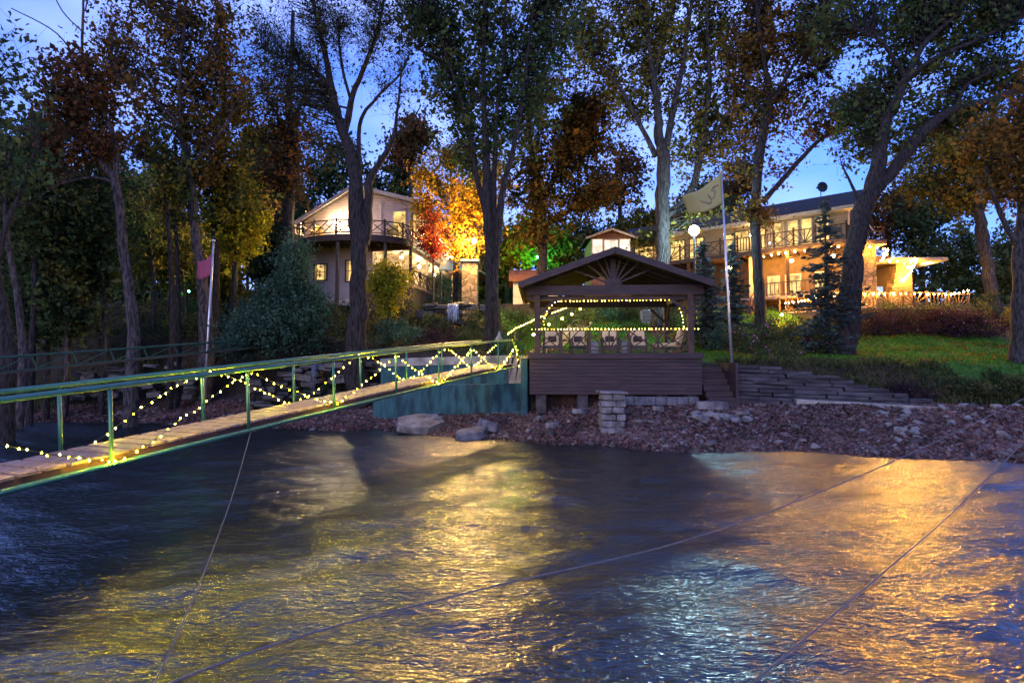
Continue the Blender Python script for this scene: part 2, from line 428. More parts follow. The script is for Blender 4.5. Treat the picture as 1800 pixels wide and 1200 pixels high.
bp = N(t, 'ShaderNodeBump'); bp.inputs['Strength'].default_value = 1.0; bp.inputs['Distance'].default_value = .08; t.links.new(nz.outputs[0], bp.inputs['Height']); t.links.new(bp.outputs[0], p.inputs['Normal'])
ground = np_mesh('ground', V, Fq, gm, None, True)
label(ground, 'wooded hillside running down to a stony lake shore', 'ground', kind='structure')
def lawn_w(X, Y):
    X, Y = np.asarray(X, float), np.asarray(Y, float)
    yb = np.interp(X, YB_X, YB_Y)
    w = smooth(.3, 1.2, Y - yb - .5) * smooth(-2.5, 0.5, X) * smooth(38.5, 35.5, Y + 1.2 * np.sin(X * .7)) * smooth(29, 25, X)
    return w
zone = np.zeros((len(V), 4), np.float32); zone[:, 3] = 1
zone[:, 0] = lawn_w(GX, GY).ravel()
zone[:, 2] = (1 - smooth(.02, .16, GZ)).ravel()
zone[:, 1] = (1 - smooth(-.4, .5, GY - np.interp(GX, YB_X, YB_Y))).ravel()
ca = ground.data.color_attributes.new('zone', 'FLOAT_COLOR', 'POINT'); ca.data.foreach_set('color', zone.ravel())

wx = np.arange(-24, 24.01, .06); wy = np.arange(2.5, 31.01, .06)
WX, WY = np.meshgrid(wx, wy); WZ = np.zeros_like(WX)
for k in range(70):
    lam = 0.22 * (14 ** RNG.random()); an = RNG.normal(math.radians(84), .44)
    amp = .0095 * lam ** .9
    kx, ky = math.cos(an) * 2 * math.pi / lam, math.sin(an) * 2 * math.pi / lam
    WZ += amp * .33 * np.sin(kx * WX + ky * WY + RNG.random() * 6.28 + .5 * np.sin(.35 * WX + .22 * WY * (k % 5 - 2)))
edge = np.minimum.reduce([WX + 24, 24 - WX, WY - 2.5, 31 - WY]); WZ *= np.clip(edge / 1.0, 0, 1)
V = np.stack([WX, WY, WZ], -1).reshape(-1, 3); nv = len(V)
nx = len(wx); i = np.arange(len(wy) - 1)[:, None] * nx; j = np.arange(nx - 1)[None, :]
Fq = np.stack([i + j, i + j + 1, i + j + 1 + nx, i + j + nx], -1).reshape(-1, 4)
x0, x1, y0, y1 = wx[0], wx[-1], wy[0], wy[-1]
ex = [(-400, -400), (x0, -400), (x1, -400), (400, -400), (-400, y0), (x0, y0), (x1, y0), (400, y0), (-400, y1), (x0, y1), (x1, y1), (400, y1), (-400, 400), (x0, 400), (x1, 400), (400, 400)]
V = np.concatenate([V, np.array([(a, b, 0) for a, b in ex])])
Fx = [[nv + r * 4 + c, nv + r * 4 + c + 1, nv + r * 4 + c + 5, nv + r * 4 + c + 4] for r in range(3) for c in range(3) if not (r == 1 and c == 1)]
Fq = np.concatenate([Fq, np.array(Fx)])
wm = bpy.data.materials.new('lake water'); wm.use_nodes = True; t = wm.node_tree; p = t.nodes['Principled BSDF']
p.inputs['Base Color'].default_value = (.003, .008, .011, 1); p.inputs['Roughness'].default_value = .20; p.inputs['IOR'].default_value = 1.5
p.inputs['Specular IOR Level'].default_value = .9
tc = N(t, 'ShaderNodeTexCoord'); mp = N(t, 'ShaderNodeMapping'); mp.inputs['Scale'].default_value = (2.1, 4.8, 1); mp.inputs['Rotation'].default_value = (0, 0, math.radians(-8))
t.links.new(tc.outputs['Object'], mp.inputs[0])
nz = N(t, 'ShaderNodeTexNoise', i_Scale=2.9, i_Detail=2.6, i_Roughness=.6, i_Distortion=.7); t.links.new(mp.outputs[0], nz.inputs['Vector'])
bp = N(t, 'ShaderNodeBump'); bp.inputs['Strength'].default_value = 1.0; bp.inputs['Distance'].default_value = .033
t.links.new(nz.outputs[0], bp.inputs['Height']); t.links.new(bp.outputs[0], p.inputs['Normal'])
water = np_mesh('water', V, Fq, wm, None, True)
label(water, 'dark rippled lake water with lamp reflections', 'lake', kind='structure')

# leaf litter and pebbles on the beach, grass on the lawn
def scatter(n, x0, x1, y0, y1, test):
    out = np.zeros((0, 2))
    while len(out) < n:
        c = np.stack([RNG.uniform(x0, x1, n), RNG.uniform(y0, y1, n)], 1)
        out = np.concatenate([out, c[test(c[:, 0], c[:, 1])]])
    return out[:n]
def on_beach(X, Y):
    z = gh(X, Y); return (z > -.04) & (Y < np.interp(X, YB_X, YB_Y) - .1)
c = scatter(42000, -26, 22, 12, 30, on_beach)
C = np.column_stack([c, gh(c[:, 0], c[:, 1]) + RNG.uniform(.0, .05, len(c))])
lit = leaves_mesh('beach_litter', C, .10, LITTER, None, .7, 1.5)
label(lit, 'brown leaf litter strewn over the pebble beach', 'leaf litter', kind='stuff')
c = scatter(5500, -26, 22, 12, 30, on_beach)
base = np.array([(1, 0, 0), (0, 1, 0), (-1, 0, 0), (0, -1, 0), (0, 0, 1), (0, 0, -1)], float)
tri = np.array([(0, 1, 4), (1, 2, 4), (2, 3, 4), (3, 0, 4), (1, 0, 5), (2, 1, 5), (3, 2, 5), (0, 3, 5)])
sz = RNG.gamma(1.5, .034, len(c))[:, None, None] + .02
B = (base[None] + RNG.normal(size=(len(c), 6, 3)) * .25) * sz * np.array([1, .8, .5])
th = RNG.uniform(0, 6.28, len(c)); R = np.zeros((len(c), 3, 3)); R[:, 0, 0] = R[:, 1, 1] = np.cos(th); R[:, 0, 1] = -np.sin(th); R[:, 1, 0] = np.sin(th); R[:, 2, 2] = 1
B = np.einsum('nij,nkj->nki', R, B); B[:, :, 0] += c[:, 0:1]; B[:, :, 1] += c[:, 1:2]; B[:, :, 2] += (gh(c[:, 0], c[:, 1]) + .015)[:, None]
Fq = (tri[None] + (np.arange(len(c)) * 6)[:, None, None]).reshape(-1, 3)
PEB = leafmat('pebbles', [(.05, .04, .04), (.12, .10, .10), (.26, .23, .235)], 1.0)
label(np_mesh('gravel', B.reshape(-1, 3), Fq, PEB, None), 'small pale pebbles and stone chips on the beach', 'gravel', kind='stuff')
c = scatter(70000, -1, 27, 19, 38, lambda X, Y: RNG.random(len(X)) < lawn_w(X, Y))
C = np.column_stack([c, gh(c[:, 0], c[:, 1]) + .035])
d = np.zeros((len(c), 3)); d[:, 2] = 1
label(leaves_mesh('grass', C, .13, GRASSM, None, .22, 0, d), 'short green lawn grass on the slope', 'grass', kind='stuff')

# ------------------------------------------------------------------ lamps and garlands
LAMP = 0.55
def point(parent, loc, watts, color, r=.06):
    l = bpy.data.lights.new('lamp_light', 'POINT'); l.energy, l.color, l.shadow_soft_size = watts * LAMP, color, r
    o = bpy.data.objects.new('lamp_light', l); COL.objects.link(o); o.parent = parent
    o.location = Vector(loc) - ORG[parent.name]
    return o
BULBS = {}
def bulb_mesh(r, m):
    k = (r, m.name)
    if k not in BULBS:
        mb = MB(); mb.ball((0, 0, 0), r, 6, 4, 1.25)
        o = mb.build('bulb', m, None, smooth_=True); BULBS[k] = o.data; bpy.data.objects.remove(o)
    return BULBS[k]
def garland(lab, pts, gap, r=.022, m=None, group=None, sag=0.0, cable=.006, jit=.02):
    """string of lights through pts; bulbs every gap metres"""
    m = m or WARM
    pts = [Vector(p) for p in pts]
    path = []
    for a, b in zip(pts, pts[1:]):
        n = max(2, int((b - a).length / .12))
        for k in range(n):
            s = k / n; q = a.lerp(b, s); q.z -= sag * 4 * s * (1 - s) * (b - a).length; path.append(q)
    path.append(pts[-1])
    root = thing('string_light', lab, 'string lights', path[0], group)
    mb = MB(); mb.tube(path, cable, 4); mb.build('cable', CABLE, root)
    md_ = DIM[m.name]; me1, me2 = bulb_mesh(r, m), bulb_mesh(r * .92, md_); acc = 0.0; first = None; n = 0
    extra = MB()
    for a, b in zip(path, path[1:]):
        L = (b - a).length
        while acc <= L:
            q = a.lerp(b, acc / max(L, 1e-6)) + Vector((random.uniform(-jit, jit), random.uniform(-jit, jit), random.uniform(-jit, jit) - r * .6))
            if n < 100:
                o = bpy.data.objects.new('bulb', me2 if random.random() < .35 else me1); COL.objects.link(o); o.parent = root; o.location = q - path[0]; ORG[o.name] = ORG[root.name]
            else:
                extra.ball(q, r, 6, 4, 1.25)
            n += 1; acc += gap * random.uniform(.75, 1.25)
        acc -= L
    if n > 100:
        label(extra.build('bulb_run', m, root, smooth_=True), kind='stuff')
    return root

# ------------------------------------------------------------------ rails
def cross_panel(mb, p, q, z0, z1, style=0, w=.045, zq=None):
    """rustic criss-cross infill between posts p and q (2-D points), z0..z1; zq = the heights at q when the rail slopes"""
    p, q = Vector((*p, 0)), Vector((*q, 0)); za, zb = (z0, z1), (zq or (z0, z1))
    def at(s, h):
        v = p.lerp(q, s); lo = za[0] + (zb[0] - za[0]) * s; hi = za[1] + (zb[1] - za[1]) * s; v.z = lo + (hi - lo) * h; return v
    if style == 0:      # X
        L = [((0, 0), (1, 1)), ((0, 1), (1, 0)), ((0, .5), (.25, 0)), ((1, .5), (.75, 0)), ((.0, .55), (.22, 1)), ((1, .55), (.78, 1))]
    elif style == 1:    # sunburst
        L = [((.5, 0), (.5 + .5 * a, b)) for a, b in ((-1, .25), (-1, .8), (-.55, 1), (0, 1), (.55, 1), (1, .8), (1, .25))]
    elif style == 2:    # chippendale diagonals
        L = [((0, 0), (.6, 1)), ((.4, 0), (1, 1)), ((0, 1), (.45, .3)), ((1, 0), (.55, .7)), ((0, .5), (.3, .5))]
    else:               # balusters
        L = [((k / 6, 0), (k / 6, 1)) for k in range(1, 6)]
    for i, (a, b) in enumerate(L):
        e = at(*b) - at(*a); n = Vector((e.y, -e.x, 0))
        off = n.normalized() * .012 * ((i % 3) - 1) if n.length > 1e-6 else Vector()
        mb.beam(at(*a) + off, at(*b) + off, w, w * (.8 + .07 * i))
def railing(parent, pts, m, styles=(0,), top=True, post=.1, name='railing', over=.12, w=.045):
    """pts: list of (x, y, z_floor, z_top) at the posts"""
    tr = getattr(railing, 'M', None)
    mb = MB(tr)
    for (x, y, a, b) in pts: mb.b(x - post / 2, x + post / 2, y - post / 2, y + post / 2, a, b + over)
    for i, (p, q) in enumerate(zip(pts, pts[1:])):
        mb.beam((p[0], p[1], p[3]), (q[0], q[1], q[3]), .09, .055); mb.beam((p[0], p[1], p[2] + .12), (q[0], q[1], q[2] + .12), .06, .05)
        cross_panel(mb, p[:2], q[:2], p[2] + .14, p[3] - .03, styles[i % len(styles)], w, (q[2] + .14, q[3] - .03))
    return mb.build(name, m, parent)

# ------------------------------------------------------------------ gazebo
GA = math.radians(-3)
GM = Matrix.Translation((.70, 22.75, 0)) @ Matrix.Rotation(GA, 4, 'Z')
DZ = 3.15
gaz = thing('gazebo', 'dark timber gazebo with gabled shingle roof on a boarded base above the beach', 'gazebo', GM @ Vector((3.4, 2.5, 1)))
mb = MB(GM)
for k in range(17): mb.b(.0, 6.8, k * .3, k * .3 + .285, DZ - .04, DZ)
mb.build('deck', DECK, gaz)
mb = MB(GM); mb.b(-.06, 6.86, -.07, -.01, DZ - .22, DZ + .012); mb.b(-.06, -.003, -.01, 5.1, DZ - .22, DZ + .012); mb.b(6.803, 6.86, -.01, 5.1, DZ - .22, DZ + .012); mb.b(-.06, 6.86, 5.1, 5.16, DZ - .22, DZ + .012)
mb.build('rim_board', WOODV, gaz, .006)
mb = MB(GM)
zz = DZ - .23; k = 0
while zz > 1.60:
    mb.b(.0, 6.78, .0 + .003 * (k % 3), .04, zz - .135, zz); mb.b(.0, .035, .05, 4.6, zz - .135, zz - .001); mb.b(6.745, 6.78, .05, 4.6, zz - .135, zz - .001); zz -= .141; k += 1
mb.build('skirt_wall', WOODV, gaz, .004)
for x, y, z, d in ((.45, .3, 1.2, .9), (2.1, .3, 1.2, .9), (4.0, .35, 1.2, .9), (5.2, .35, 1.2, .9), (6.4, .35, 1.2, .9), (.4, 4.4, 2.0, 2), (6.4, 4.4, 2.0, 2)):
    mb = MB(GM); mb.box((x, y, z), (.42, .4, d), rz=.05 * x); mb.build('footing', mat('dark footing', (.06, .052, .056), (.025, .022, .024), .85, 4, .5, 10), gaz, .02)
def gpost(x, y):
    m_ = MB(GM); m_.b(x - .115, x + .115, y - .115, y + .115, DZ, 5.5)
    return m_.build('post', RAILD, gaz, .01)
for x in (.32, 6.42):
    for y in (.28, 4.6): gpost(x, y)
mb = MB(GM)
mb.b(-.15, 6.95, .20, .36, 5.50, 5.90); mb.b(-.1, 6.9, .42, .56, 5.32, 5.49); mb.b(-.1, 6.9, 4.5, 4.7, 5.45, 5.80)
for x in (.32, 6.42): mb.b(x - .09, x + .09, .57, 4.49, 5.46, 5.80)
for x, s in ((.32, 1), (6.42, -1)):
    for y in (.28, 4.6):
        mb.beam((x + s * .11, y, 4.75), (x + s * .72, y, 5.33), .09, .11)
        mb.beam((x, y + (.12 if y < 1 else -.12), 4.8), (x, y + (.7 if y < 1 else -.7), 5.47), .09, .11)
mb.build('beam', WOODD, gaz, .008)
mb = MB(GM)                                           # sunburst truss in the gable
mb.b(3.27, 3.47, .22, .34, 5.90, 7.0); 
for a in (22, 40, 58, 74, 106, 122, 140, 158):
    c, s = math.cos(math.radians(a)), math.sin(math.radians(a))
    L = min(2.5, 1.28 / (s + abs(c) * .45))
    mb.beam((3.37 + .25 * c, .28, 5.92 + .22 * s), (3.37 + L * c, .28, 5.92 + L * s), .07, .08, up=(0, 1, 0))
mb.prism([(3.37 + .34 * math.cos(math.radians(180 * k / 12)), 5.9 + .30 * math.sin(math.radians(180 * k / 12))) for k in range(13)], 'y', .20, .36)
mb.build('gable_truss', WOODD, gaz)
ridge = (3.37, 7.22); eL, eR = (-.38, 5.88), (7.12, 5.88)
mb = MB(GM)
for e in (eL, eR):
    n = Vector((-(ridge[1] - e[1]), ridge[0] - e[0])).normalized() * (.07 if e is eL else -.07)
    mb.prism([e, ridge, (ridge[0], ridge[1] + .08), (e[0] + n.x, e[1] + .075)], 'y', -.55, 5.3)
mb.build('roof', ROOF, gaz)
mb = MB(GM)
for e in (eL, eR):
    mb.beam((e[0], -.59, e[1] - .06), (ridge[0], -.59, ridge[1] - .06), .06, .24, up=(0, 0, 1)); mb.beam((e[0], 5.33, e[1] - .06), (ridge[0], 5.33, ridge[1] - .06), .06, .24)
    s = 1 if e is eL else -1
    mb.beam((e[0] - s * .02, -.55, e[1] - .06), (e[0] - s * .02, 5.3, e[1] - .06), .05, .18)
    for y in (.3, 1.0, 1.7, 2.4, 3.1, 3.8, 4.5): mb.beam((e[0] + s * .1, y + .5, e[1] - .06), (ridge[0], y + .5, ridge[1] - .09), .06, .15)
mb.build('fascia', WOODD, gaz)
railing.M = GM
gx_ = [.32, 1.28, 2.42, 3.98, 5.14, 6.42]
railing(gaz, [(x, .28, DZ, DZ + .93) for x in gx_], RAILD, (0, 2, 1, 0, 0), over=.03, w=.055)
railing(gaz, [(.32, y, DZ, DZ + .93) for y in (.28, 1.7, 3.1, 4.6)], RAILD, (0,), over=.03)
railing(gaz, [(6.42, y, DZ, DZ + .93) for y in (.28, 1.7, 3.1, 4.6)], RAILD, (0,), over=.03)
railing.M = None
def G3(x, y, z): return GM @ Vector((x, y, z))
garland('rope of warm bulbs along the gazebo handrail, straight and level', [G3(.1, .18, DZ + .98), G3(6.75, .18, DZ + .98)], .14, .016, WARMG, 'string lights on the gazebo', cable=.003, jit=.006)
arch = [G3(.62, .30, DZ + 1.0), G3(.56, .30, DZ + 1.35), G3(.72, .3, DZ + 1.75), G3(1.05, .3, DZ + 2.12)]
garland('bulbs framing the gazebo opening under its beam, bent down at both corners', arch + [G3(5.7, .3, DZ + 2.15), G3(5.95, .3, DZ + 2.0), G3(6.12, .3, DZ + 1.5), G3(6.18, .3, DZ + 1.0)], .145, .016, WARMG, 'string lights on the gazebo', cable=.003, jit=.006)
# bench seats and chairs in the gazebo
def chair(lab):
    r = thing('patio_chair', lab, 'chair', (0, 0, 0), 'cushioned chairs in the gazebo')
    m_ = MB()
    for x in (-.33, .33):
        m_.b(x - .03, x + .03, -.32, -.26, 0, .62); m_.beam((x, .30, 0), (x, .40, .95), .05, .05); m_.b(x - .045, x + .045, -.36, .34, .62, .66)
    m_.b(-.3, .3, -.32, .34, .26, .32); m_.b(-.36, .36, -.36, -.33, .2, .34); m_.beam((-.33, .39, .93), (.33, .39, .93), .05, .06)
    m_.build('frame', BLACK, r)
    m_ = MB(); m_.b(-.29, .29, -.34, .26, .325, .46); m_.build('seat_cushion', CREAM, r, .03)
    m_ = MB(); m_.box((0, .26, .72), (.6, .14, .56), rx=-.16); m_.build('back_cushion', CREAM, r, .04)
    m_ = MB(); m_.box((0, .16, .64), (.36, .09, .24), rx=-.2); m_.build('lumbar_pillow', mat('dark pillow', (.06, .045, .04), (.03, .02, .02), .9, 6), r, .03)
    return r
c0 = chair('')
labs = ['leftmost cream cushioned chair behind the gazebo rail, next to the left post', 'cream cushioned chair second from the left gazebo post', 'cream cushioned chair behind the sunburst panel of the gazebo rail', 'cream cushioned chair just right of the sunburst rail panel']
for k, (x, l) in enumerate(zip((.92, 2.05, 3.35, 4.52), labs)):
    o = c0 if k == 0 else copy_tree(c0)
    o['label'] = l; o.location = G3(x, 1.25 + .1 * (k % 2), DZ); o.rotation_euler = (0, 0, GA + (-.06, .1, 0, -.08)[k])
r = thing('lounge_chair', 'wide cream padded lounger angled beside the right gazebo post', 'lounger', G3(5.75, 1.3, DZ))
m_ = MB(Matrix.Translation(G3(5.75, 1.3, DZ)) @ Matrix.Rotation(-.5, 4, 'Z'))
m_.b(-.55, .55, -.35, .35, .22, .28)
for x in (-.5, .5):
    for y in (-.3, .3): m_.b(x - .03, x + .03, y - .03, y + .03, 0, .22)
m_.build('frame', BLACK, r)
m_ = MB(m_.M); m_.b(-.55, .40, -.34, .34, .285, .45); m_.build('seat_cushion', CREAM, r, .04)
m_ = MB(m_.M); m_.box((.48, 0, .70), (.16, .66, .62), ry=.25); m_.build('back_cushion', CREAM, r, .04)
for k, (x, l) in enumerate(((2.68, 'small grey side table between the second chair and the sunburst panel'), (3.95, 'small grey side table between the sunburst chair and the one to its right'))):
    r = thing('side_table', l, 'side table', G3(x, 1.2, DZ), 'side tables in the gazebo')
    m_ = MB(Matrix.Translation(G3(x, 1.2, DZ))); m_.b(-.2, .2, -.2, .2, .50, .54); m_.build('table_top', GREY, r, .01)
    m_ = MB(m_.M); m_.b(-.16, .16, -.16, .16, .0, .50); m_.build('base', GREY, r, .01)

# ------------------------------------------------------------------ gangway
A0, GD = Vector((-5.597, 8.03)), Vector((.386, 1.0))
def near_pt(s, z, w=0.0):
    """s = world Y run from the post at 8.03 m; w = offset to the far side"""
    q = A0 + GD * s; n = Vector((-GD.y, GD.x)).normalized(); return Vector((q.x + n.x * w, q.y + n.y * w, z))
def rampz(s): return 1.235 + .093 * s + .0006 * s * (14 - s)
WID = 1.1
gw = thing('gangway', 'green steel gangway with plank deck rising from the water to the shore', 'gangway', near_pt(13, 2.2))
S0, S1 = -6.5, 14.6
mb = MB(); s = S0
while s < S1 - .06:
    z = rampz(s) + .15 + random.uniform(-.004, .004); a, b = near_pt(s, z, .04), near_pt(s + .20, rampz(s + .20) + .15, .04); c, d = near_pt(s + .20, rampz(s + .20) + .15, WID - .04), near_pt(s, z, WID - .04)
    dn = Vector((0, 0, -.035)); mb.add([a, b, c, d, a + dn, b + dn, c + dn, d + dn], [(0, 1, 2, 3), (7, 6, 5, 4), (0, 4, 5, 1), (1, 5, 6, 2), (2, 6, 7, 3), (3, 7, 4, 0)]); s += .262
mb.build('deck_boards', DECK, gw)
mb = MB()
for w in (.10, WID - .10):
    for k in range(12):
        s = S0 + (S1 - S0) * k / 12; s2 = S0 + (S1 - S0) * (k + 1) / 12
        mb.beam(near_pt(s, rampz(s) + .045, w), near_pt(s2, rampz(s2) + .045, w), .05, .14)
mb.build('stringer', mat('red brown joists', (.09, .038, .028), (.05, .022, .018), .8, 4, .3, 12), gw)
def rail_line(w, dz, r, nm):
    m_ = MB(); m_.tube([near_pt(S0 + (S1 - S0) * k / 24, rampz(S0 + (S1 - S0) * k / 24) + dz, w) for k in range(25)], r, 8); return m_.build(nm, GREEN, gw, smooth_=True)
rail_line(0, 0, .042, 'bottom_rail'); rail_line(WID, 0, .042, 'bottom_rail')
for w in (0, WID):
    pts = [near_pt(S0 + (S1 - .6 - S0) * k / 24, rampz(S0 + (S1 - .6 - S0) * k / 24) + 1.1, w) for k in range(25)]
    if w == 0: pts += [near_pt(S1 - .1, rampz(S1) + 1.08), near_pt(S1 + .15, rampz(S1) + .9), near_pt(S1 + .6, rampz(S1) + .35)]
    m_ = MB(); m_.tube(pts, .040, 8); m_.build('handrail', GREEN, gw, smooth_=True)
post_s = [-6.6 + 2.2, -2.2, 0, 2.25, 4.45, 6.75, 8.9, 11.0, 13.2]
for w in (0, WID):
    for s in post_s:
        m_ = MB(); m_.tube([near_pt(s, rampz(s), w), near_pt(s - .06, rampz(s) + 1.1, w)], .028, 8); m_.build('post', GREEN, gw, smooth_=True)
def ray_plane(px, py, w):
    q = A0 + Vector((-GD.y, GD.x)).normalized() * w; k = (px - 900) / F * (1)
    d = P(px, py, 1.0); d = Vector((d.x, 1.0, d.z - CAMH))
    # q + GD*s = d.xy * Y
    Y = (q.y * GD.x - q.x * GD.y) / (GD.x - d.x * GD.y)
    return Vector((d.x * Y, Y, CAMH + d.z * Y))
near_px = [(-60, 772), (0, 780), (70, 795), (135, 803), (203, 812), (262, 780), (310, 742), (365, 705), (405, 672), (443, 655), (500, 679), (545, 697), (593, 709), (645, 668), (697, 624), (735, 652), (773, 674), (800, 646), (830, 612), (852, 632), (876, 651), (893, 628), (908, 606), (912, 645)]
NP = [ray_plane(x, y, -.05) for x, y in near_px]
garland('yellow bulb string zigzagging on the water side of the gangway, nearest run', NP[:10], .135, .0105, WARM, 'string lights on the gangway', .012)
garland('string of yellow bulbs zigzagging on the water side of the gangway, shoreward run', NP[9:], .20, .0115, WARM, 'string lights on the gangway', .012)
far_px = [(157, 784), (200, 752), (240, 722), (290, 690), (335, 666), (368, 652), (394, 658), (425, 670), (465, 689), (507, 708), (547, 693), (584, 663), (605, 645), (629, 622), (655, 630), (677, 643), (708, 667), (733, 659), (755, 637), (776, 613), (795, 616), (823, 643), (840, 640), (856, 621), (874, 604)]
FP = [ray_plane(x, y, WID + .05) for x, y in far_px]
garland('yellow bulb string on the woods side of the gangway, behind its lowest posts', FP[:10], .16, .0115, WARM, 'string lights on the gangway', .012)
garland('yellow bulb string on the woods side of the gangway, before the pale wall', FP[9:], .22, .0115, WARM, 'string lights on the gangway', .012)

# second walkway among the trees on the left
tw = thing('truss_walkway', 'green steel truss footbridge in the shade below the left woods', 'footbridge', P(200, 645, 20))
def seg(p, q, n): return [Vector(p).lerp(Vector(q), k / n) for k in range(n + 1)]
tU, tL = seg(P(-120, 637, 17), P(440, 597, 27), 9), seg(P(-120, 667, 17), P(440, 611, 27), 9)
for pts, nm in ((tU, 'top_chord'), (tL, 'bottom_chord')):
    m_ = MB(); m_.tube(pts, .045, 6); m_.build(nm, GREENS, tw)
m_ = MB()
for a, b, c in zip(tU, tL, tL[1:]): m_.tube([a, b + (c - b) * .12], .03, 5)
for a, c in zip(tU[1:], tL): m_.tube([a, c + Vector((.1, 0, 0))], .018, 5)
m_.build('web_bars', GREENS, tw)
m_ = MB()
for a, b in zip(tL, tL[1:]): m_.beam(a + Vector((-.1, .5, .02)), b + Vector((-.1, .5, .02)), .9, .05)
m_.build('deck_boards', RAILD, tw)

# ------------------------------------------------------------------ sea walls, steps, stone walls
def wall_prism(name, lab, p, q, z0p, z0q, z1p, z1q, th, m, nseg=1, cat='wall', cap=None):
    r = thing(name, lab, cat, ((p[0] + q[0]) / 2, (p[1] + q[1]) / 2, z0p))
    p_, q_ = Vector((*p, 0)), Vector((*q, 0)); n = Vector((-(q_ - p_).y, (q_ - p_).x, 0)).normalized() * th
    def pr(za0, za1, zb0, zb1, o0, o1, nm, mm):
        m_ = MB(); k = (o0 - 0); vs = []
        for v, (a, b) in ((p_, (za0, za1)), (q_, (zb0, zb1))):
            for o in (n * o0, n * o1): vs += [v + o + Vector((0, 0, a)), v + o + Vector((0, 0, b))]
        m_.add(vs, [(0, 1, 5, 4), (2, 6, 7, 3), (1, 3, 7, 5), (0, 4, 6, 2), (0, 2, 3, 1), (4, 5, 7, 6)]); return m_.build(nm, mm, r, .015)
    pr(z0p, z1p, z0q, z1q, 0, 1, 'wall_face', m)
    if name == 'sea_wall': pr(z0p, z0p + (0.62 if z0p < .2 else .1), z0q, z0q + (1.15 if z0p < .2 else .1), -.02, -.001, 'waterline_crust', mat('mineral crust', (.06, .085, .09), (.02, .045, .055), .9, 6, .8, 14, stretch=(2, 2, 1), contrast=(.42, .58)))
    if cap: pr(z1p + .003, z1p + cap, z1q + .003, z1q + cap, -.15, 1.2, 'cap', CONC)
    return r
wall_prism('sea_wall', 'blue green concrete sea wall under the upper end of the gangway', (-6.15, 25.3), (.42, 23.15), -.5, -.3, 1.72, 1.95, .35, TEAL)
wall_prism('sea_wall', 'blue green wall with a pale stained concrete top seen through the gangway rails', (-6.3, 27.3), (-.2, 25.6), .3, .3, 2.62, 2.75, .4, TEAL, cap=.38)
wall_prism('sea_wall', 'narrow blue green wall end beside the gazebo skirt boards', (.36, 22.95), (.62, 22.90), .4, .4, 2.95, 2.95, .8, TEAL)
ledge_pts = [P(1232, 700, 22.25), P(1400, 702, 22.1)]
wall_prism('concrete_ledge', 'long pale concrete ledge at the foot of the slate wall', (PX(1395, 21.9), 21.75), (PX(1690, 20.4), 20.3), .5, .6, 1.38, 1.12, .5, CONC, cat='ledge')
# dark timber steps
st = thing('timber_steps', 'dark timber steps between the gazebo base and the slate wall', 'steps', (8.05, 22.4, 1.2))
m_ = MB()
for k in range(6): m_.b(7.58, 8.62, 22.0 + k * .27, 22.32 + k * .27, 1.2 + .235 * k, 1.2 + .235 * (k + 1) - .01)
m_.build('tread', WOODV, st, .006)
m_ = MB(); m_.b(7.5, 8.72, 21.82, 21.97, .8, 1.32); m_.b(8.64, 8.74, 22.0, 23.6, 1.0, 2.78); m_.b(7.5, 8.62, 21.99, 23.6, .6, 1.19); m_.build('side_board', WOODV, st, .006)
# foundation blocks below the gazebo
fb = thing('block_course', 'pale concrete block footing course along the gazebo base', 'footing wall', (5.2, 22.4, 1.0))
m_ = MB(GM)
for k in range(9): m_.box((3.05 + k * .42, -.02 + .012 * (k % 3), 1.27), (.405, .3, .33), rz=.01 * (k % 3 - 1))
m_.build('wall_face', mat('pale blocks', (.11, .11, .125), (.05, .05, .06), .85, 4, .6, 12), fb, .015)
# slate retaining wall
rw = thing('slate_wall', 'stepped dry stone slate retaining wall below the right lawn', 'stone wall', (11.5, 22.6, 1.2))
m_ = MB(); z = 1.02
ends = [16.8, 16.6, 16.0, 15.6, 14.8, 14.2, 13.6, 13.0, 12.5, 11.6, 10.5]
for row, xe in enumerate(ends):
    x = 8.78; h = random.uniform(.13, .17)
    while x < xe:
        L = random.uniform(.7, 2.1); x2 = min(x + L, xe + .2); xm = (x + x2) / 2
        yb = float(np.interp(xm, [8.5, 9, 16, 20], [22.45, 22.3, 21.2, 19.9])) + .035 * row + random.uniform(-.04, .04)
        zt = z - .035 * (xm - 9) + random.uniform(-.01, .01)
        m_.box((xm, yb + .3, zt + h / 2), (x2 - x - .02, .6, h - .012), rz=-.155 + random.uniform(-.03, .03), ry=.035 + random.uniform(-.012, .012), j=.03)
        x = x2
    z += h
m_.build('wall_face', SLAB, rw, .02)
# stone pier on the beach
pr_ = thing('stone_pillar', 'square stacked stone pillar standing on the beach before the gazebo', 'stone pillar', (3.55, 20.4, .3))
m_ = MB(); z = .25
for row in range(6):
    h = .235
    if row % 2: cells = [(-.40, -.05), (-.03, .40)]
    else: cells = [(-.42, .10), (.12, .42)]
    for a, b in cells:
        for ya, yb in ((-.4, .0), (.02, .4)):
            m_.box((3.56 + (a + b) / 2, 20.4 + (ya + yb) / 2, z + h / 2), (b - a, yb - ya, h - .02), rz=random.uniform(-.06, .06), rx=random.uniform(-.04, .04), j=.03)
    z += h
m_.build('shaft', STONE, pr_, .03)
m_ = MB(); m_.box((3.56, 20.4, z + .04), (.96, .95, .085), rz=.05, ry=.03); m_.build('cap', STONE, pr_, .02)

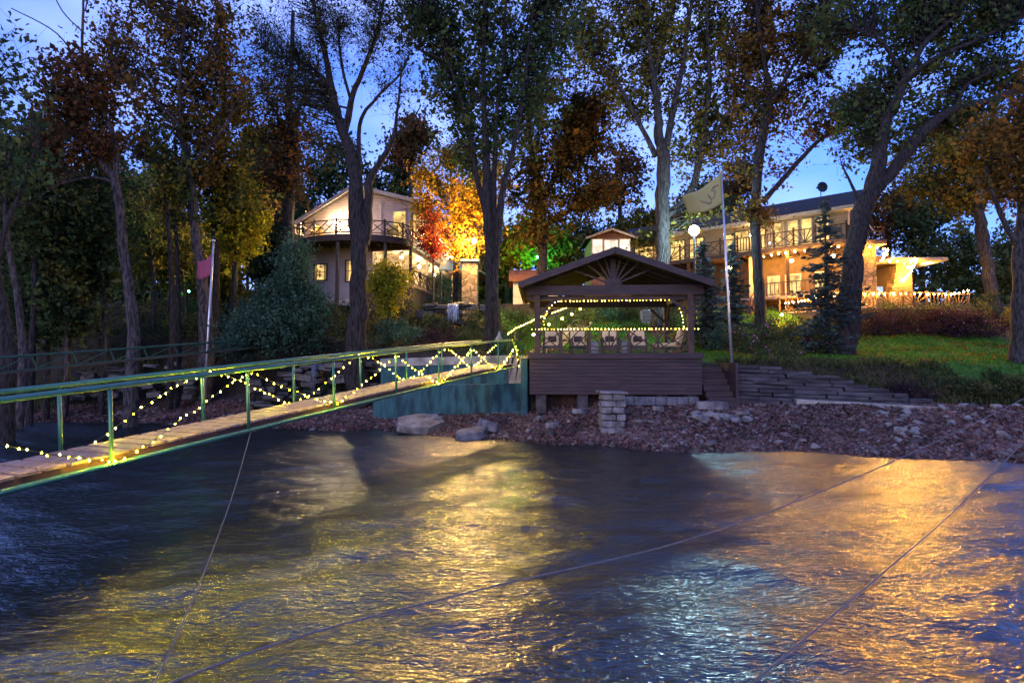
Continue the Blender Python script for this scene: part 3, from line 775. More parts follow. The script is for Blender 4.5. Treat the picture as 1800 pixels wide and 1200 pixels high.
# ------------------------------------------------------------------ loose rocks
import bmesh
def rock_mesh(d, seed, flat=False):
    rg = random.Random(seed); bm = bmesh.new()
    if flat:
        n = 7; ang = sorted((2 * math.pi * (k + rg.uniform(-.3, .3)) / n) for k in range(n))
        for a in ang:
            x, y = math.cos(a), math.sin(a); q = max(abs(x), abs(y)) ** .6
            for z in (-.5, .5): bm.verts.new((x / q * d[0] / 2 * rg.uniform(.9, 1.05), y / q * d[1] / 2 * rg.uniform(.9, 1.05), z * d[2] * rg.uniform(.85, 1.1)))
    else:
        for _ in range(16):
            v = Vector((rg.gauss(0, 1), rg.gauss(0, 1), rg.gauss(0, 1))).normalized(); q = max(abs(v.x), abs(v.y), abs(v.z)) ** .5
            bm.verts.new((v.x / q * d[0] / 2, v.y / q * d[1] / 2, v.z / q * d[2] / 2))
    bmesh.ops.convex_hull(bm, input=bm.verts)
    bmesh.ops.bevel(bm, geom=bm.edges[:], offset=min(d) * .06, segments=1, affect='EDGES')
    me = bpy.data.meshes.new('rock'); bm.to_mesh(me); bm.free(); return me
def rock(px, py, Y, d, lab, seed, flat=False, rz=0, rx=0, ry=0, name='rock', group=None, sink=.25, X=None, z=None):
    o = link(name, rock_mesh(d, seed, flat), STONE)
    x = PX(px, Y) if X is None else X
    o.location = (x, Y, (gz(x, Y) + d[2] * (.5 - sink)) if z is None else z); o.rotation_euler = (rx, ry, rz)
    return label(o, lab, 'slab' if flat else 'rock', group)
rock(740, 745, 22.6, (1.85, 1.5, .32), 'broad flat stone slab tilted to the water below the sea wall', 3, True, .1, .30, .02, 'stone_slab', z=.36)
rock(830, 760, 20.9, (1.35, .9, .42), 'pointed grey rock at the waterline right of the broad slab', 5, True, .5, .12, -.15, 'rock', z=.12)
rock(860, 748, 21.5, (.95, .7, .35), 'angular stone leaning behind the pointed waterline rock', 8, True, -.4, -.2, .2, 'rock', z=.40)
pile = [(1228, 742, 20.4, (.75, .5, .40), 'leftmost rock of the pile below the timber steps'), (1262, 727, 20.9, (1.5, .6, .16), 'long flat slab lying across the top of the rock pile'),
        (1222, 728, 21.0, (.5, .4, .3), 'small block tucked under the left end of the long slab'), (1258, 740, 20.5, (.42, .35, .32), 'tilted narrow stone in the middle of the rock pile'),
        (1288, 746, 20.2, (.62, .5, .34), 'squarish stone at the front of the rock pile'), (1312, 744, 20.3, (.5, .42, .30), 'rightmost block of the rock pile by the water'),
        (1275, 733, 20.7, (.4, .3, .25), 'small wedge stone beneath the long slab'), (1300, 722, 21.2, (.7, .4, .14), 'thin slab behind the right of the rock pile')]
for k, (px, py, Y, d, l) in enumerate(pile): rock(px, py, Y, d, l, 20 + k, k in (1, 7), .3 * k, .15 * (k % 3 - 1), .1 * (k % 2), 'stone_slab' if k in (1, 7) else 'rock')
rock(1250, 713, 21.7, (1.35, .45, .30), 'long pale block lying at the foot of the timber steps', 40, True, -.05, 0, 0, 'stone_block', sink=.1)
rock(970, 738, 21.3, (.55, .4, .22), 'flat pale stone alone on the beach left of the pillar', 41, True, .2)
rock(948, 718, 22.3, (.32, .3, .2), 'small pale stone under the left end of the gazebo base', 42)
rock(1156, 720, 21.9, (.5, .35, .22), 'pale block on the beach right of the stone pillar', 43, True, .1)
rock(1135, 744, 20.5, (1.1, .16, .08), 'weathered plank shaped stone lying flat right of the pillar', 44, True, -.12, name='stone_slab')
rock(1085, 755, 19.9, (.7, .3, .12), 'thin flat stone at the foot of the stone pillar', 45, True, .1, name='stone_slab')
rock(1020, 705, 22.45, (.8, .5, .35), 'grey boulder half under the gazebo skirt', 46)
for k in range(26):
    px, Y = random.uniform(1500, 1795), random.uniform(17.2, 22)
    X = PX(px, Y)
    if not on_beach(np.array([X]), np.array([Y]))[0] and Y < 19: continue
    s = random.uniform(.14, .36); rock(px, 0, Y, (s * 1.4, s, s * .7), 'pale loose stone among the litter on the right shore', 60 + k, False, random.random() * 6, group='loose stones on the right shore')
rock(1760, 0, 17.6, (.42, .4, .38), 'rounded pale boulder near the right edge of the shore', 99)
for k in range(22):
    px, Y = random.uniform(930, 1480), random.uniform(18.9, 21.8)
    s = random.uniform(.08, .2); rock(px, 0, Y, (s * 1.5, s, s * .6), 'small grey stone on the middle of the beach', 120 + k, False, random.random() * 6, group='small stones on the middle beach')
# dark rock bank and small cascade behind the gangway
def boulder_bank(lab, px0, px1, py0, py1, Y, n, seed, name='rock_bank'):
    rg = random.Random(seed); r = thing(name, lab, 'rocks', P((px0 + px1) / 2, py1, Y)); m_ = MB()
    for k in range(n):
        q = P(rg.uniform(px0, px1), rg.uniform(py0, py1), Y + rg.uniform(-.3, .5)); m_.box(q, (rg.uniform(.4, 1.1), rg.uniform(.3, .7), rg.uniform(.14, .4)), rg.uniform(-.3, .3), rg.uniform(-.12, .12), rg.uniform(-.12, .12), .07)
    m_.build('rock_face', mat('dark wet rock', (.030, .027, .027), (.009, .0085, .009), .5, 3, .8, 8, spec=.5), r, .04); return r
boulder_bank('dark layered rock bank left of the pale topped wall', 450, 665, 640, 720, 27.6, 60, 1)
boulder_bank('dark rocks stacked around the upper waterfall', 740, 850, 535, 590, 33.2, 40, 2)
boulder_bank('dark rock ledge on the bank under the truss footbridge', 130, 350, 640, 700, 28.6, 50, 5)
FALL = mat('falling water', (.50, .58, .70), (.16, .2, .27), .25, 6, .8, 14, stretch=(7, 7, .6), spec=.6)
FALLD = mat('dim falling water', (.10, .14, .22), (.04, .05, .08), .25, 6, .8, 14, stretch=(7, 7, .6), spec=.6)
for nm, px0, px1, py0, py1, Y, l, fm, n in (('waterfall', 787, 806, 534, 564, 32.5, 'short pale waterfall dropping over dark rocks below the house porch', FALL, 15), ('waterfall', 549, 557, 640, 686, 27.0, 'thin bluish trickle of a fall behind the gangway rails', FALLD, 6)):
    r = thing(nm, l, 'waterfall', P((px0 + px1) / 2, py1, Y)); m_ = MB()
    for k in range(n):
        c0_ = px0 + (px1 - px0) * (k + random.uniform(.2, .8)) / n; w_ = random.uniform(.012, .03)
        a, b = P(c0_, py0 + random.uniform(-.5, .5), Y), P(c0_ + random.uniform(-1, 1), py1 + random.uniform(-4, 3), Y); o = random.uniform(-.06, .06)
        m_.tube([(a.x, Y + .4, a.z + .02), (a.x, Y + .1 + o, a.z), (a.x, Y - .1 + o, a.z - .12), (b.x, Y - .16 + o, (a.z + b.z) / 2), (b.x + random.uniform(-.03, .03), Y - .18 + o, b.z)], [w_, w_ * 1.3, w_, w_ * .8, w_ * 1.2], 5)
    m_.build('water_sheet', fm, r, smooth_=True)
# lakeside path from the gangway up past the gazebo
pth = []
for px, Y in ((893, 23.3), (905, 24.2), (925, 25.6), (950, 27.5), (985, 30.5), (1015, 33.5), (1035, 36)):
    x = PX(px, Y); pth.append((x - .1, Y))
vs, fs = [], []
for k in range(len(pth) - 1):
    for s in range(8):
        x = pth[k][0] + (pth[k + 1][0] - pth[k][0]) * s / 8; y = pth[k][1] + (pth[k + 1][1] - pth[k][1]) * s / 8
        for o in (-.5, -.17, .17, .5): vs.append((x + o * 1.2, y - o * .3, gz(x + o * 1.2, y - o * .3) + .05))
n = len(vs) // 4
fs = [(r_ * 4 + c_, r_ * 4 + c_ + 1, r_ * 4 + c_ + 5, r_ * 4 + c_ + 4) for r_ in range(n - 1) for c_ in range(3)]
pm = np_mesh('path', np.array(vs), np.array(fs), mat('flagstone path', (.30, .25, .19), (.17, .14, .11), .9, 2.5, .6, 9)); label(pm, 'pale stone path climbing from the gangway beside the lawn', 'path', kind='structure')
# handrail with lights along the path
hr = thing('path_handrail', 'slim dark handrail climbing the slope behind the gazebo', 'handrail', P(893, 640, 24))
hp = [P(893, 588, 24.2), P(905, 579, 25.2), P(945, 560, 28), P(975, 549, 30), P(1005, 538, 32.5), P(1030, 531, 35)]
m_ = MB(); m_.tube(hp, .025, 6); m_.build('rail', BLACK, hr)
for q in hp:
    m_ = MB(); m_.tube([(q.x, q.y, gz(q.x, q.y) - .1), q], .022, 6); m_.build('post', BLACK, hr)
garland('dense rope of warm bulbs climbing the path handrail behind the gazebo', [q + Vector((0, -.04, .03)) for q in hp],  .125, .017, WARMG, None, 0, jit=.015)
for k, (px, py, Y) in enumerate(((938, 588, 25), (965, 570, 28), (988, 560, 29.5), (1005, 552, 31), (1020, 543, 33), (1027, 538, 34.5))):
    q = P(px, py, Y); r = thing('path_light', 'round warm globe light on a thin stake beside the path', 'path light', (q.x, q.y, gz(q.x, q.y)), 'globe lights along the path')
    m_ = MB(); m_.tube([(q.x, q.y, gz(q.x, q.y) - .05), q], .012, 5); m_.build('stake', BLACK, r)
    m_ = MB(); m_.ball(q, .05, 10, 7); m_.build('globe', WARM, r, smooth_=True)

# ------------------------------------------------------------------ flagpoles and ropes
fp = thing('flagpole', 'tall silver flagpole with a yellow flag at the wall top', 'flagpole', P(1289, 642, 22.9))
tp, bt = P(1268, 303, 22.9), P(1289, 640, 22.9); bt.z = gz(bt.x, bt.y) - .1
m_ = MB(); m_.tube([bt, bt.lerp(tp, .5), tp], [.06, .05, .035], 12); m_.build('shaft', STEEL, fp, smooth_=True)
m_ = MB(); m_.ball(tp + Vector((0, 0, .05)), .07, 10, 8); m_.build('finial', STEEL, fp, smooth_=True)
def flag(lab, corners, m, Y, wav, nm='flag', nx=16, ny=10):
    """corners px: hoist top, hoist bottom, fly bottom, fly top"""
    r = thing(nm, lab, 'flag', P(*corners[0], Y)); vs = []
    A, B, C_, D = [P(*c, Y) for c in corners]
    for i_ in range(nx + 1):
        u = i_ / nx
        for j_ in range(ny + 1):
            v = j_ / ny; top_ = A.lerp(D, u); bot = B.lerp(C_, u); q = top_.lerp(bot, v)
            q.y += wav * u * math.sin(u * 6.5 + v * 1.3); q.z += .05 * u * math.sin(u * 7 + 1) - .10 * math.sin(math.pi * u); vs.append(q)
    fs = [(a * (ny + 1) + b, (a + 1) * (ny + 1) + b, (a + 1) * (ny + 1) + b + 1, a * (ny + 1) + b + 1) for a in range(nx) for b in range(ny)]
    m_ = MB(); m_.add(vs, fs); o = m_.build('cloth', m, r, smooth_=True); md = o.modifiers.new('thick', 'SOLIDIFY'); md.thickness = .006
    return r, lambda u, v: (A.lerp(D, u)).lerp(B.lerp(C_, u), v) + Vector((0, wav * u * math.sin(u * 6.5 + v * 1.3) - .015, .05 * u * math.sin(u * 7 + 1) - .10 * math.sin(math.pi * u)))
YF = leafmat('yellow flag cloth', [(.30, .285, .13), (.38, .355, .17)], 1.0)
fl, fxy = flag('yellow flag with a dark coiled emblem flying from the silver pole', ((1267, 305), (1270, 358), (1213, 376), (1199, 347)), YF, 22.85, .16)
m_ = MB()
m_.tube([fxy(.14 + .30 * s + .06 * math.sin(s * 14), .34 + .34 * s + .15 * math.cos(s * 15)) for s in [k / 40 for k in range(41)]], [.012 + .012 * math.sin(math.pi * k / 40) for k in range(41)], 5)
m_.tube([fxy(.09, .30), fxy(.2, .26), fxy(.30, .33)], [.035, .03, .012], 6)
m_.tube([fxy(.35, .75), fxy(.55, .58), fxy(.62, .48)], [.02, .015, .008], 5)
m_.build('emblem', mat('dark emblem', (.15, .135, .10), (.22, .20, .12), .9, 8), fl)
fp2 = thing('flagpole', 'slim weathered flagpole with a pink flag by the left shore', 'flagpole', P(360, 640, 27))
tp, bt = P(375, 425, 27), P(360, 640, 27); bt.z = min(bt.z, gz(bt.x, bt.y)) - .2
m_ = MB(); m_.tube([bt, tp], [.075, .045], 10); m_.build('shaft', STEEL, fp2, smooth_=True)
m_ = MB(); m_.ball(tp + Vector((0, 0, .05)), .09, 10, 8); m_.build('finial', STEEL, fp2, smooth_=True)
PF = leafmat('pink flag cloth', [(.30, .07, .13), (.40, .11, .17)], 1.0)
flag('faded pink flag on the slim left flagpole', ((373, 445), (369, 484), (343, 489), (346, 462)), PF, 26.95, .14)
def rope(lab, pts, r):
    root = None
    path = []
    pts = [Vector(p) for p in pts]
    n = len(pts)
    for k in range(n - 1):          # Catmull-Rom
        p0, p1, p2, p3 = pts[max(k - 1, 0)], pts[k], pts[k + 1], pts[min(k + 2, n - 1)]
        for s in range(12):
            u = s / 12; path.append(.5 * (2 * p1 + (p2 - p0) * u + (2 * p0 - 5 * p1 + 4 * p2 - p3) * u * u + (3 * p1 - p0 - 3 * p2 + p3) * u ** 3))
    path.append(pts[-1])
    m_ = MB(); m_.tube(path, r, 6); o = m_.build('mooring_rope', ROPE, None, smooth_=True); return label(o, lab, 'rope', 'mooring ropes over the water')
rope('thin rope hanging from a gangway post down to the water', [near_pt(2.25, rampz(2.25) - .02, -.05), P(412, 860, 8.6), P(365, 990, 6.6), P(300, 1140, 5.0), P(240, 1262, 4.2)], .007)
rope('long sagging rope reaching the right shore, farther of the two', [P(200, 1240, 3.3), P(520, 1120, 4.3), P(860, 1032, 5.7), P(1250, 935, 8.0), P(1560, 815, 11.2), P(1800, 700, 14.5), P(1960, 610, 17)], .0105)
rope('rope climbing from the lower middle to the right edge, nearer of the two', [P(1250, 1262, 3.3), P(1400, 1135, 4.3), P(1560, 1000, 5.8), P(1680, 895, 7.6), P(1800, 775, 9.6), P(1960, 600, 13)], .008)

# ------------------------------------------------------------------ windows and doors
def laps(parent, M, z0, z1, y, xr, m, axis='y', pitch=.19, name='siding'):
    """real lap boards; xr(z) gives the run of each course"""
    mb = MB(M); z = z0
    while z < z1 - .03:
        e = min(z + pitch, z1); a, b = xr((z + e) / 2)
        if b - a > .1:
            pr = [(y - .021, z), (y - .002, e - .012), (y - .001, e - .012), (y - .001, z)] if axis == 'y' else None
            if axis == 'y': mb.prism(pr, 'x', a, b)
            else: mb.prism([(y + .021, z), (y + .002, e - .012), (y + .001, e - .012), (y + .001, z)], 'y', a, b)
        z = e
    return mb.build(name, m, parent)
def window(parent, M, x0, x1, z0, z1, y=0.0, frame=None, pane=None, bars=(0, 1), axis='y', curtain=0, door=False):
    """lit window on the plane y (front faces -y) or on x = y (faces +x) when axis is 'x'"""
    def B(mb, a, b, d0, d1, c, e):
        if axis == 'y': mb.b(a, b, y - d1 - .02, y - d0 - .02, c, e)
        else: mb.b(y + d0 + .02, y + d1 + .02, a, b, c, e)
    w = .07
    mb = MB(M)
    B(mb, x0 - w, x0, .003, .06, z0 - w, z1 + w); B(mb, x1, x1 + w, .003, .06, z0 - w, z1 + w); B(mb, x0, x1, .003, .058, z1, z1 + w); B(mb, x0, x1, .003, .075, z0 - w, z0)
    for k in range(bars[0]): c = x0 + (x1 - x0) * (k + 1) / (bars[0] + 1); B(mb, c - .02, c + .02, .02, .05, z0, z1)
    for k in range(bars[1]): c = z0 + (z1 - z0) * (k + 1) / (bars[1] + 1); B(mb, x0, x1, .021, .048, c - .02, c + .02)
    f = mb.build('glass_door' if door else 'window', frame or RAILD, parent)
    mb = MB(M); B(mb, x0, x1, .004, .012, z0, z1); mb.build('pane', pane or PANE, f)
    if curtain:
        mb = MB(M); c = (x1 - x0) * .22
        for k in range(4):
            for s in (0, 1):
                a = x0 + c * k / 4 if not s else x1 - c * (k + 1) / 4
                B(mb, a, a + c / 4 - .01, .0125, .016 + .003 * (k % 2), z0, z1)
        mb.build('curtain', mat('curtain cloth', (.30, .22, .13), (.2, .14, .08), .9, 6), f)
    return f

# ------------------------------------------------------------------ left house
HA = math.radians(-9.2)
HM = Matrix.Translation((-14.43, 39.23, 0)) @ Matrix.Rotation(HA, 4, 'Z')
def H3(x, y, z): return HM @ Vector((x, y, z))
ho = thing('lake_house', 'pale two storey house with a curved upper deck on the left slope', 'house', H3(3.8, 3, 7))
mb = MB(HM); mb.prism([(0, 10.95), (7.69, 10.95), (7.69, 13.75), (3.85, 14.85), (0, 12.75)], 'y', 0, 15); mb.build('upper_wall', SIDE, ho)
mb = MB(HM); mb.b(.25, 4.9, .25, 15, 5.5, 10.94); mb.build('lower_wall', SIDE, ho)
mb = MB(HM)
for (xa, za), (xb, zb) in (((-.55, 12.42), (3.85, 14.87)), ((8.15, 13.63), (3.85, 14.87))):
    d = .12; mb.prism([(xa, za + .03), (xb, zb + .02), (xb, zb + d + .03), (xa, za + d + .03)], 'y', -.55, 15.4)
rf = mb.build('roof', ROOF, ho)
mb = MB(HM)
for (xa, za), (xb, zb) in (((-.55, 12.42), (3.84, 14.87)), ((8.15, 13.63), (3.86, 14.87))):
    mb.beam((xa, -.575, za + .02), (xb, -.575, zb + .02), .045, .24)
    s = 1 if xa < 0 else -1; mb.beam((xa - s * .02, -.55, za), (xa - s * .02, 15.3, za), .05, .2)
mb.build('fascia', TRIMW, ho)
mb = MB(HM)
for x in (.06, 5.55, 7.63): mb.b(x - .07, x + .07, -.045, -.022, 10.96, min(13.7, 12.7 + x * .35))
mb.b(7.712, 7.735, .0, .14, 10.96, 13.7); mb.b(.0, 7.69, .22, 15, 10.72, 10.938)
mb.build('trim', TRIMW, ho)
window(ho, HM, 6.5, 7.33, 11.12, 13.1, 0, TRIMW, PANE, (0, 0), door=True)
window(ho, HM, .66, 1.55, 8.65, 9.7, .25, RAILD, PANE, (0, 1), curtain=1); window(ho, HM, 3.0, 3.94, 8.5, 9.9, .25, RAILD, PANE, (0, 1), curtain=1)
PLAIN = mat('pale boards', (.34, .29, .30), (.28, .24, .25), .6, 1.5); PLAINT = mat('tan boards', (.25, .195, .13), (.20, .155, .10), .6, 1.5)
laps(ho, HM, 10.97, 14.8, 0, lambda z: (max(.01, (z - 12.7) / .535 if z > 12.75 else .01), min(7.68, 7.69 - (z - 13.7) / .29 if z > 13.75 else 7.68)), PLAIN)
laps(ho, HM, 7.3, 10.7, .25, lambda z: (.26, 4.89), PLAIN); laps(ho, HM, 10.97, 13.7, 7.69, lambda z: (.02, 15), PLAIN, 'x'); laps(ho, HM, 7.96, 10.69, 4.9, lambda z: (.27, 14.9), PLAIN, 'x')
window(ho, HM, .35, 1.75, 11.5, 13.0, 7.69, TRIMW, PANE, (1, 0), 'x'); window(ho, HM, 3.2, 4.4, 11.4, 13.0, 7.69, TRIMW, PANE, (1, 0), 'x'); window(ho, HM, 7.0, 8.6, 11.4, 13.0, 7.69, TRIMW, PANEW, (1, 0), 'x')
window(ho, HM, 2.4, 3.4, 8.05, 10.1, 4.9, TRIMW, PANE, (0, 2), 'x', door=True); window(ho, HM, 5.0, 6.4, 8.8, 10.1, 4.9, TRIMW, PANE, (1, 1), 'x')
# porch under the upper floor
mb = MB(HM); mb.b(4.9, 8.35, -1.25, 14, 7.78, 7.95); mb.build('porch_floor', DECK, ho)
mb = MB(HM); mb.b(4.91, 8.3, -1.2, 13.9, 5.2, 7.77); mb.build('porch_base', WOODV, ho)
mb = MB(HM); mb.b(4.92, 7.75, .02, 15, 10.70, 10.715)
mb.build('porch_ceiling', TRIMW, ho)
mb = MB(HM); mb.b(7.62, 7.80, -.1, 15, 10.45, 10.698); mb.b(4.9, 7.6, -.12, .01, 10.45, 10.698); mb.build('porch_beam', RAILD, ho)
for y in (-.02, 3.6, 7.2, 10.8, 14.4):
    mb = MB(HM); mb.b(7.63, 7.79, y - .08, y + .08, 7.95, 10.44); mb.build('porch_post', TRIMW if y > 1 else RAILD, ho)
railing.M = HM
railing(ho, [(x, -1.15, 7.95, 8.92) for x in (4.95, 6.1, 7.2, 8.25)], RAILD, (0,), w=.05)
railing(ho, [(8.25, -1.15 + 1.55 * k, 7.95, 8.92) for k in range(10)], RAILD, (0, 2), w=.05)
# curved upper deck
arc = [(3.7 + 4.15 * math.cos(math.pi * (1 - k / 16)), -.01 - 2.75 * math.sin(math.pi * k / 16)) for k in range(17)]
mb = MB(HM); mb.prism(arc, 'z', 10.98, 11.06); mb.build('curved_deck', DECK, ho)
mb = MB(HM)
for a, b in zip(arc, arc[1:]): mb.beam((*a, 10.85), (*b, 10.85), .06, .40)
for k in range(-9, 10):
    x = 3.7 + .42 * k; yy = -2.70 * math.sqrt(max(0, 1 - ((x - 3.7) / 4.1) ** 2))
    if yy < -.2: mb.b(x - .025, x + .025, yy, -.04, 10.74, 10.976)
mb.build('deck_rim', WOODD, ho)
railing(ho, [(*arc[k], 11.06, 11.98) for k in range(0, 17, 2)], RAILD, (0, 2), w=.055)
for x, y in ((.3, -1.3), (3.7, -2.5), (6.6, -1.7)):
    mb = MB(HM); mb.b(x - .09, x + .09, y - .09, y + .09, 6, 10.64); mb.build('deck_post', WOODD, ho)
# the far side balcony of the house, seen behind the maple
mb = MB(HM); mb.b(7.8, 10.6, 9, 14, 10.4, 10.55); mb.build('balcony', DECK, ho)
railing(ho, [(x, 9.05, 10.55, 11.5) for x in (7.9, 9.2, 10.5)] , RAILD, (0, 2), w=.05)
railing.M = None
def wall_lamp(lab, q, watts, color, gm_, ny=(0, -1), group=None, r=.09):
    t_ = thing('wall_lamp', lab, 'wall lamp', q, group)
    m_ = MB(); m_.box(q + Vector((-ny[0] * .1, -ny[1] * .1, 0)), (.08 + abs(ny[0]) * .1, .08 + abs(ny[1]) * .1, .22)); m_.tube([q + Vector((0, 0, .10)), q + Vector((0, 0, .17))], [.10, .02], 8); m_.build('bracket', BLACK, t_)
    m_ = MB(); m_.ball(q, r, 10, 7); m_.build('globe', gm_, t_, smooth_=True)
    point(t_, q + Vector((ny[0] * .22, ny[1] * .22, -.02)), watts, color, .1)
    return t_
WC = (1.0, .68, .35)
wall_lamp('bright white lamp on the left house upper deck wall, left one of two', H3(2.42, -.2, 12.55), 230, WC, WHITEB, group='deck wall lamps', r=.15)
wall_lamp('bright white lamp on the left house upper deck wall, beside the tree trunk', H3(3.53, -.2, 12.75), 230, WC, WHITEB, group='deck wall lamps', r=.15)
wall_lamp('warm lamp on the side wall of the left house near its front corner', H3(7.87, 2.3, 12.1), 200, (1, .62, .28), WHITEB, (1, 0), 'side wall lamps')
wall_lamp('warm lamp high on the side wall of the left house behind the maple', H3(7.87, 6.2, 12.6), 320, (1, .62, .28), WHITEB, (1, 0), 'side wall lamps')
wall_lamp('warm lamp on the far end of the left house side wall above the balcony', H3(7.87, 10.5, 12.2), 320, (1, .62, .28), WHITEB, (1, 0), 'side wall lamps')
def flood(parent, loc, target, watts, color, deg=75):
    l = bpy.data.lights.new('flood_light', 'SPOT'); l.energy, l.color, l.shadow_soft_size, l.spot_size, l.spot_blend = watts, color, .1, math.radians(deg), .6
    o = bpy.data.objects.new('flood_light', l); COL.objects.link(o); o.parent = parent; o.location = Vector(loc) - ORG[parent.name]
    o.rotation_euler = (Vector(loc) - Vector(target)).to_track_quat('Z', 'Y').to_euler(); return o
_dl = [o for o in COL.objects if o.name.startswith('wall_lamp') and o.get('group') == 'deck wall lamps']
flood(_dl[0], H3(2.2, -.75, 12.6), (-21, 33, 10), 4800, (1, .74, .36)); flood(_dl[1], H3(3.5, -.75, 12.8), (-14, 27, 4), 900, (1, .74, .36))
def ceiling_lamp(lab, q, watts, color, gm_, group, fan=False):
    t_ = thing('ceiling_fan' if fan else 'ceiling_light', lab, 'ceiling fan' if fan else 'ceiling light', q, group)
    m_ = MB(); m_.tube([q + Vector((0, 0, .3)), q + Vector((0, 0, .12)), q + Vector((0, 0, .08))], [.05, .05, .12], 10); m_.build('mount', BLACK, t_)
    if fan:
        for k in range(4):
            m_ = MB(); a = k * math.pi / 2 + .4; m_.beam(q + Vector((.1 * math.cos(a), .1 * math.sin(a), .16)), q + Vector((.62 * math.cos(a), .62 * math.sin(a), .17)), .13, .012); m_.build('blade', RAILD, t_)
    m_ = MB(); m_.ball(q, .13, 10, 7, .8); m_.build('globe', gm_, t_, smooth_=True)
    point(t_, q + Vector((0, 0, -.16)), watts, color, .12)
for k, (y, l) in enumerate(((1.8, 'lit fan nearest the front of the left house porch ceiling'), (5.7, 'lit fan in the middle of the left house porch ceiling'), (9.6, 'lit fan at the far end of the left house porch ceiling'))):
    ceiling_lamp(l, H3(6.4, y, 10.36), 210, (1, .66, .30), WHITEB, 'porch ceiling fans', True)
# deck chairs as dark and yellow shapes on the curved deck
for k, (x, y, l) in enumerate(((1.6, -1.3, 'yellow deck chair behind the left of the curved deck rail'), (6.75, -.8, 'yellow deck chair behind the right of the curved deck rail'))):
    q = H3(x, y, 11.06); r = thing('deck_chair', l, 'chair', q, 'deck chairs on the curved deck'); M_ = Matrix.Translation(q)
    YC = mat('yellow paint', (.48, .34, .06), (.36, .25, .05), .5, 5)
    m_ = MB(M_); m_.box((0, 0, .38), (.55, .5, .04), rx=.15); m_.build('seat', YC, r)
    m_ = MB(M_)
    for j in range(5): m_.box((-.22 + .11 * j, .30, .72), (.09, .03, .72), rx=-.3)
    m_.build('backrest', YC, r)
    m_ = MB(M_)
    for sx in (-.3, .3): m_.b(sx - .03, sx + .03, -.25, -.2, 0, .6); m_.b(sx - .03, sx + .03, .2, .25, 0, .6); m_.b(sx - .06, sx + .06, -.3, .35, .6, .63)
    m_.build('frame', YC, r)

# stone pillar with the orange lantern, and little roofs between the houses
q = P(826, 540, 36); spz = P(826, 462, 36).z
r = thing('stone_pillar', 'broad tan stone pillar with the orange lantern on its top', 'stone pillar', (q.x, q.y, gz(q.x, q.y)))
m_ = MB(); m_.b(q.x - .5, q.x + .5, 35.6, 36.6, gz(q.x, 36) - .3, spz); m_.build('shaft', ASTONE, r, .03)
m_ = MB(); m_.b(q.x - .6, q.x + .6, 35.5, 36.7, spz + .003, spz + .14); m_.build('cap', CONC, r, .02)
q2 = P(833, 424, 36.0)
lt = thing('lantern', 'glowing orange lantern on a bent pole above the stone pillar', 'lantern', (q2.x, 36.1, spz + .14))
LY = 35.0; q2 = P(833, 424, LY)
m_ = MB(); m_.tube([(q2.x, 36.1, spz + .143), (q2.x, 36.05, q2.z + .3), (q2.x, 35.6, q2.z + .5), (q2.x, LY, q2.z + .4), (q2.x, LY, q2.z + .2)], .03, 8); m_.tube([(q2.x, LY, q2.z + .15), (q2.x, LY, q2.z + .26)], [.16, .02], 8); m_.build('pole', BLACK, lt)
m_ = MB(); m_.ball((q2.x, LY, q2.z), .15, 12, 8); m_.build('globe', ORANGEB, lt, smooth_=True)
point(lt, (q2.x, LY - .22, q2.z), 1300, (1, .60, .20), .12); point(lt, (q2.x - .35, LY + .1, q2.z), 1500, (1, .58, .19), .12)
rb = P(805, 478, 39); r = thing('porch_roof', 'small green metal roof between the left house porch and the stone pillar', 'roof', rb)
m_ = MB(); m_.prism([(38, 9.05), (40, 10.1), (40, 10.18), (38, 9.13)], 'x', rb.x - 1.2, rb.x + .9); m_.build('roof_sheet', ROOFG, r)
m_ = MB()
for x in (-1.1, .8): m_.b(rb.x + x - .06, rb.x + x + .06, 38.1, 38.22, gz(rb.x, 38), 9.04)
m_.build('post', RAILD, r)
# low cottage with rusty roof behind the gazebo eave
q = P(925, 495, 39); r = thing('cottage', 'low outbuilding with a rusty shingle roof behind the left gazebo eave', 'outbuilding', (q.x, 40, 7))
m_ = MB(); m_.b(q.x - .9, q.x + 2.2, 39.3, 42, 6.4, 8.55); m_.build('wall', TANW, r)
m_ = MB(); m_.prism([(38.9, 8.5), (40.6, 9.45), (42.4, 8.5), (42.4, 8.6), (40.6, 9.56), (38.9, 8.6)], 'x', q.x - 1.2, q.x + 2.5); m_.build('roof', BRICKR, r)
# gabled sunroom seen above the gazebo ridge
q = P(1074, 440, 43); SX, SY = q.x, 43
r = thing('sunroom', 'small gabled sunroom with bright white windows rising above the gazebo ridge', 'sunroom', (SX, SY, 8))
m_ = MB(); m_.prism([(SX - 1.5, 6.5), (SX + 1.5, 6.5), (SX + 1.5, 12.45), (SX, 13.0), (SX - 1.5, 12.45)], 'y', SY, SY + 4); m_.build('wall', mat('brown board wall', (.17, .08, .055), (.1, .05, .035), .7, 4, .3, 12), r)
m_ = MB()
for s in (-1, 1): m_.prism([(SX, 13.02), (SX + s * 1.95, 12.33), (SX + s * 1.95, 12.45), (SX, 13.16)], 'y', SY - .5, SY + 4.3)
m_.build('roof', ROOF, r)
m_ = MB()
for s in (-1, 1): m_.beam((SX, SY - .53, 13.0), (SX + s * 1.97, SY - .53, 12.30), .05, .16)
m_.build('fascia', TRIMW, r)
for a, b, c, d in ((-1.42, -.66, 11.25, 12.3), (-.5, .5, 11.25, 12.25), (.66, 1.42, 11.25, 12.3)):
    window(r, None, SX + a, SX + b, c, d, SY, TRIMW, PANEW, (1 if a == -.5 else 0, 0))

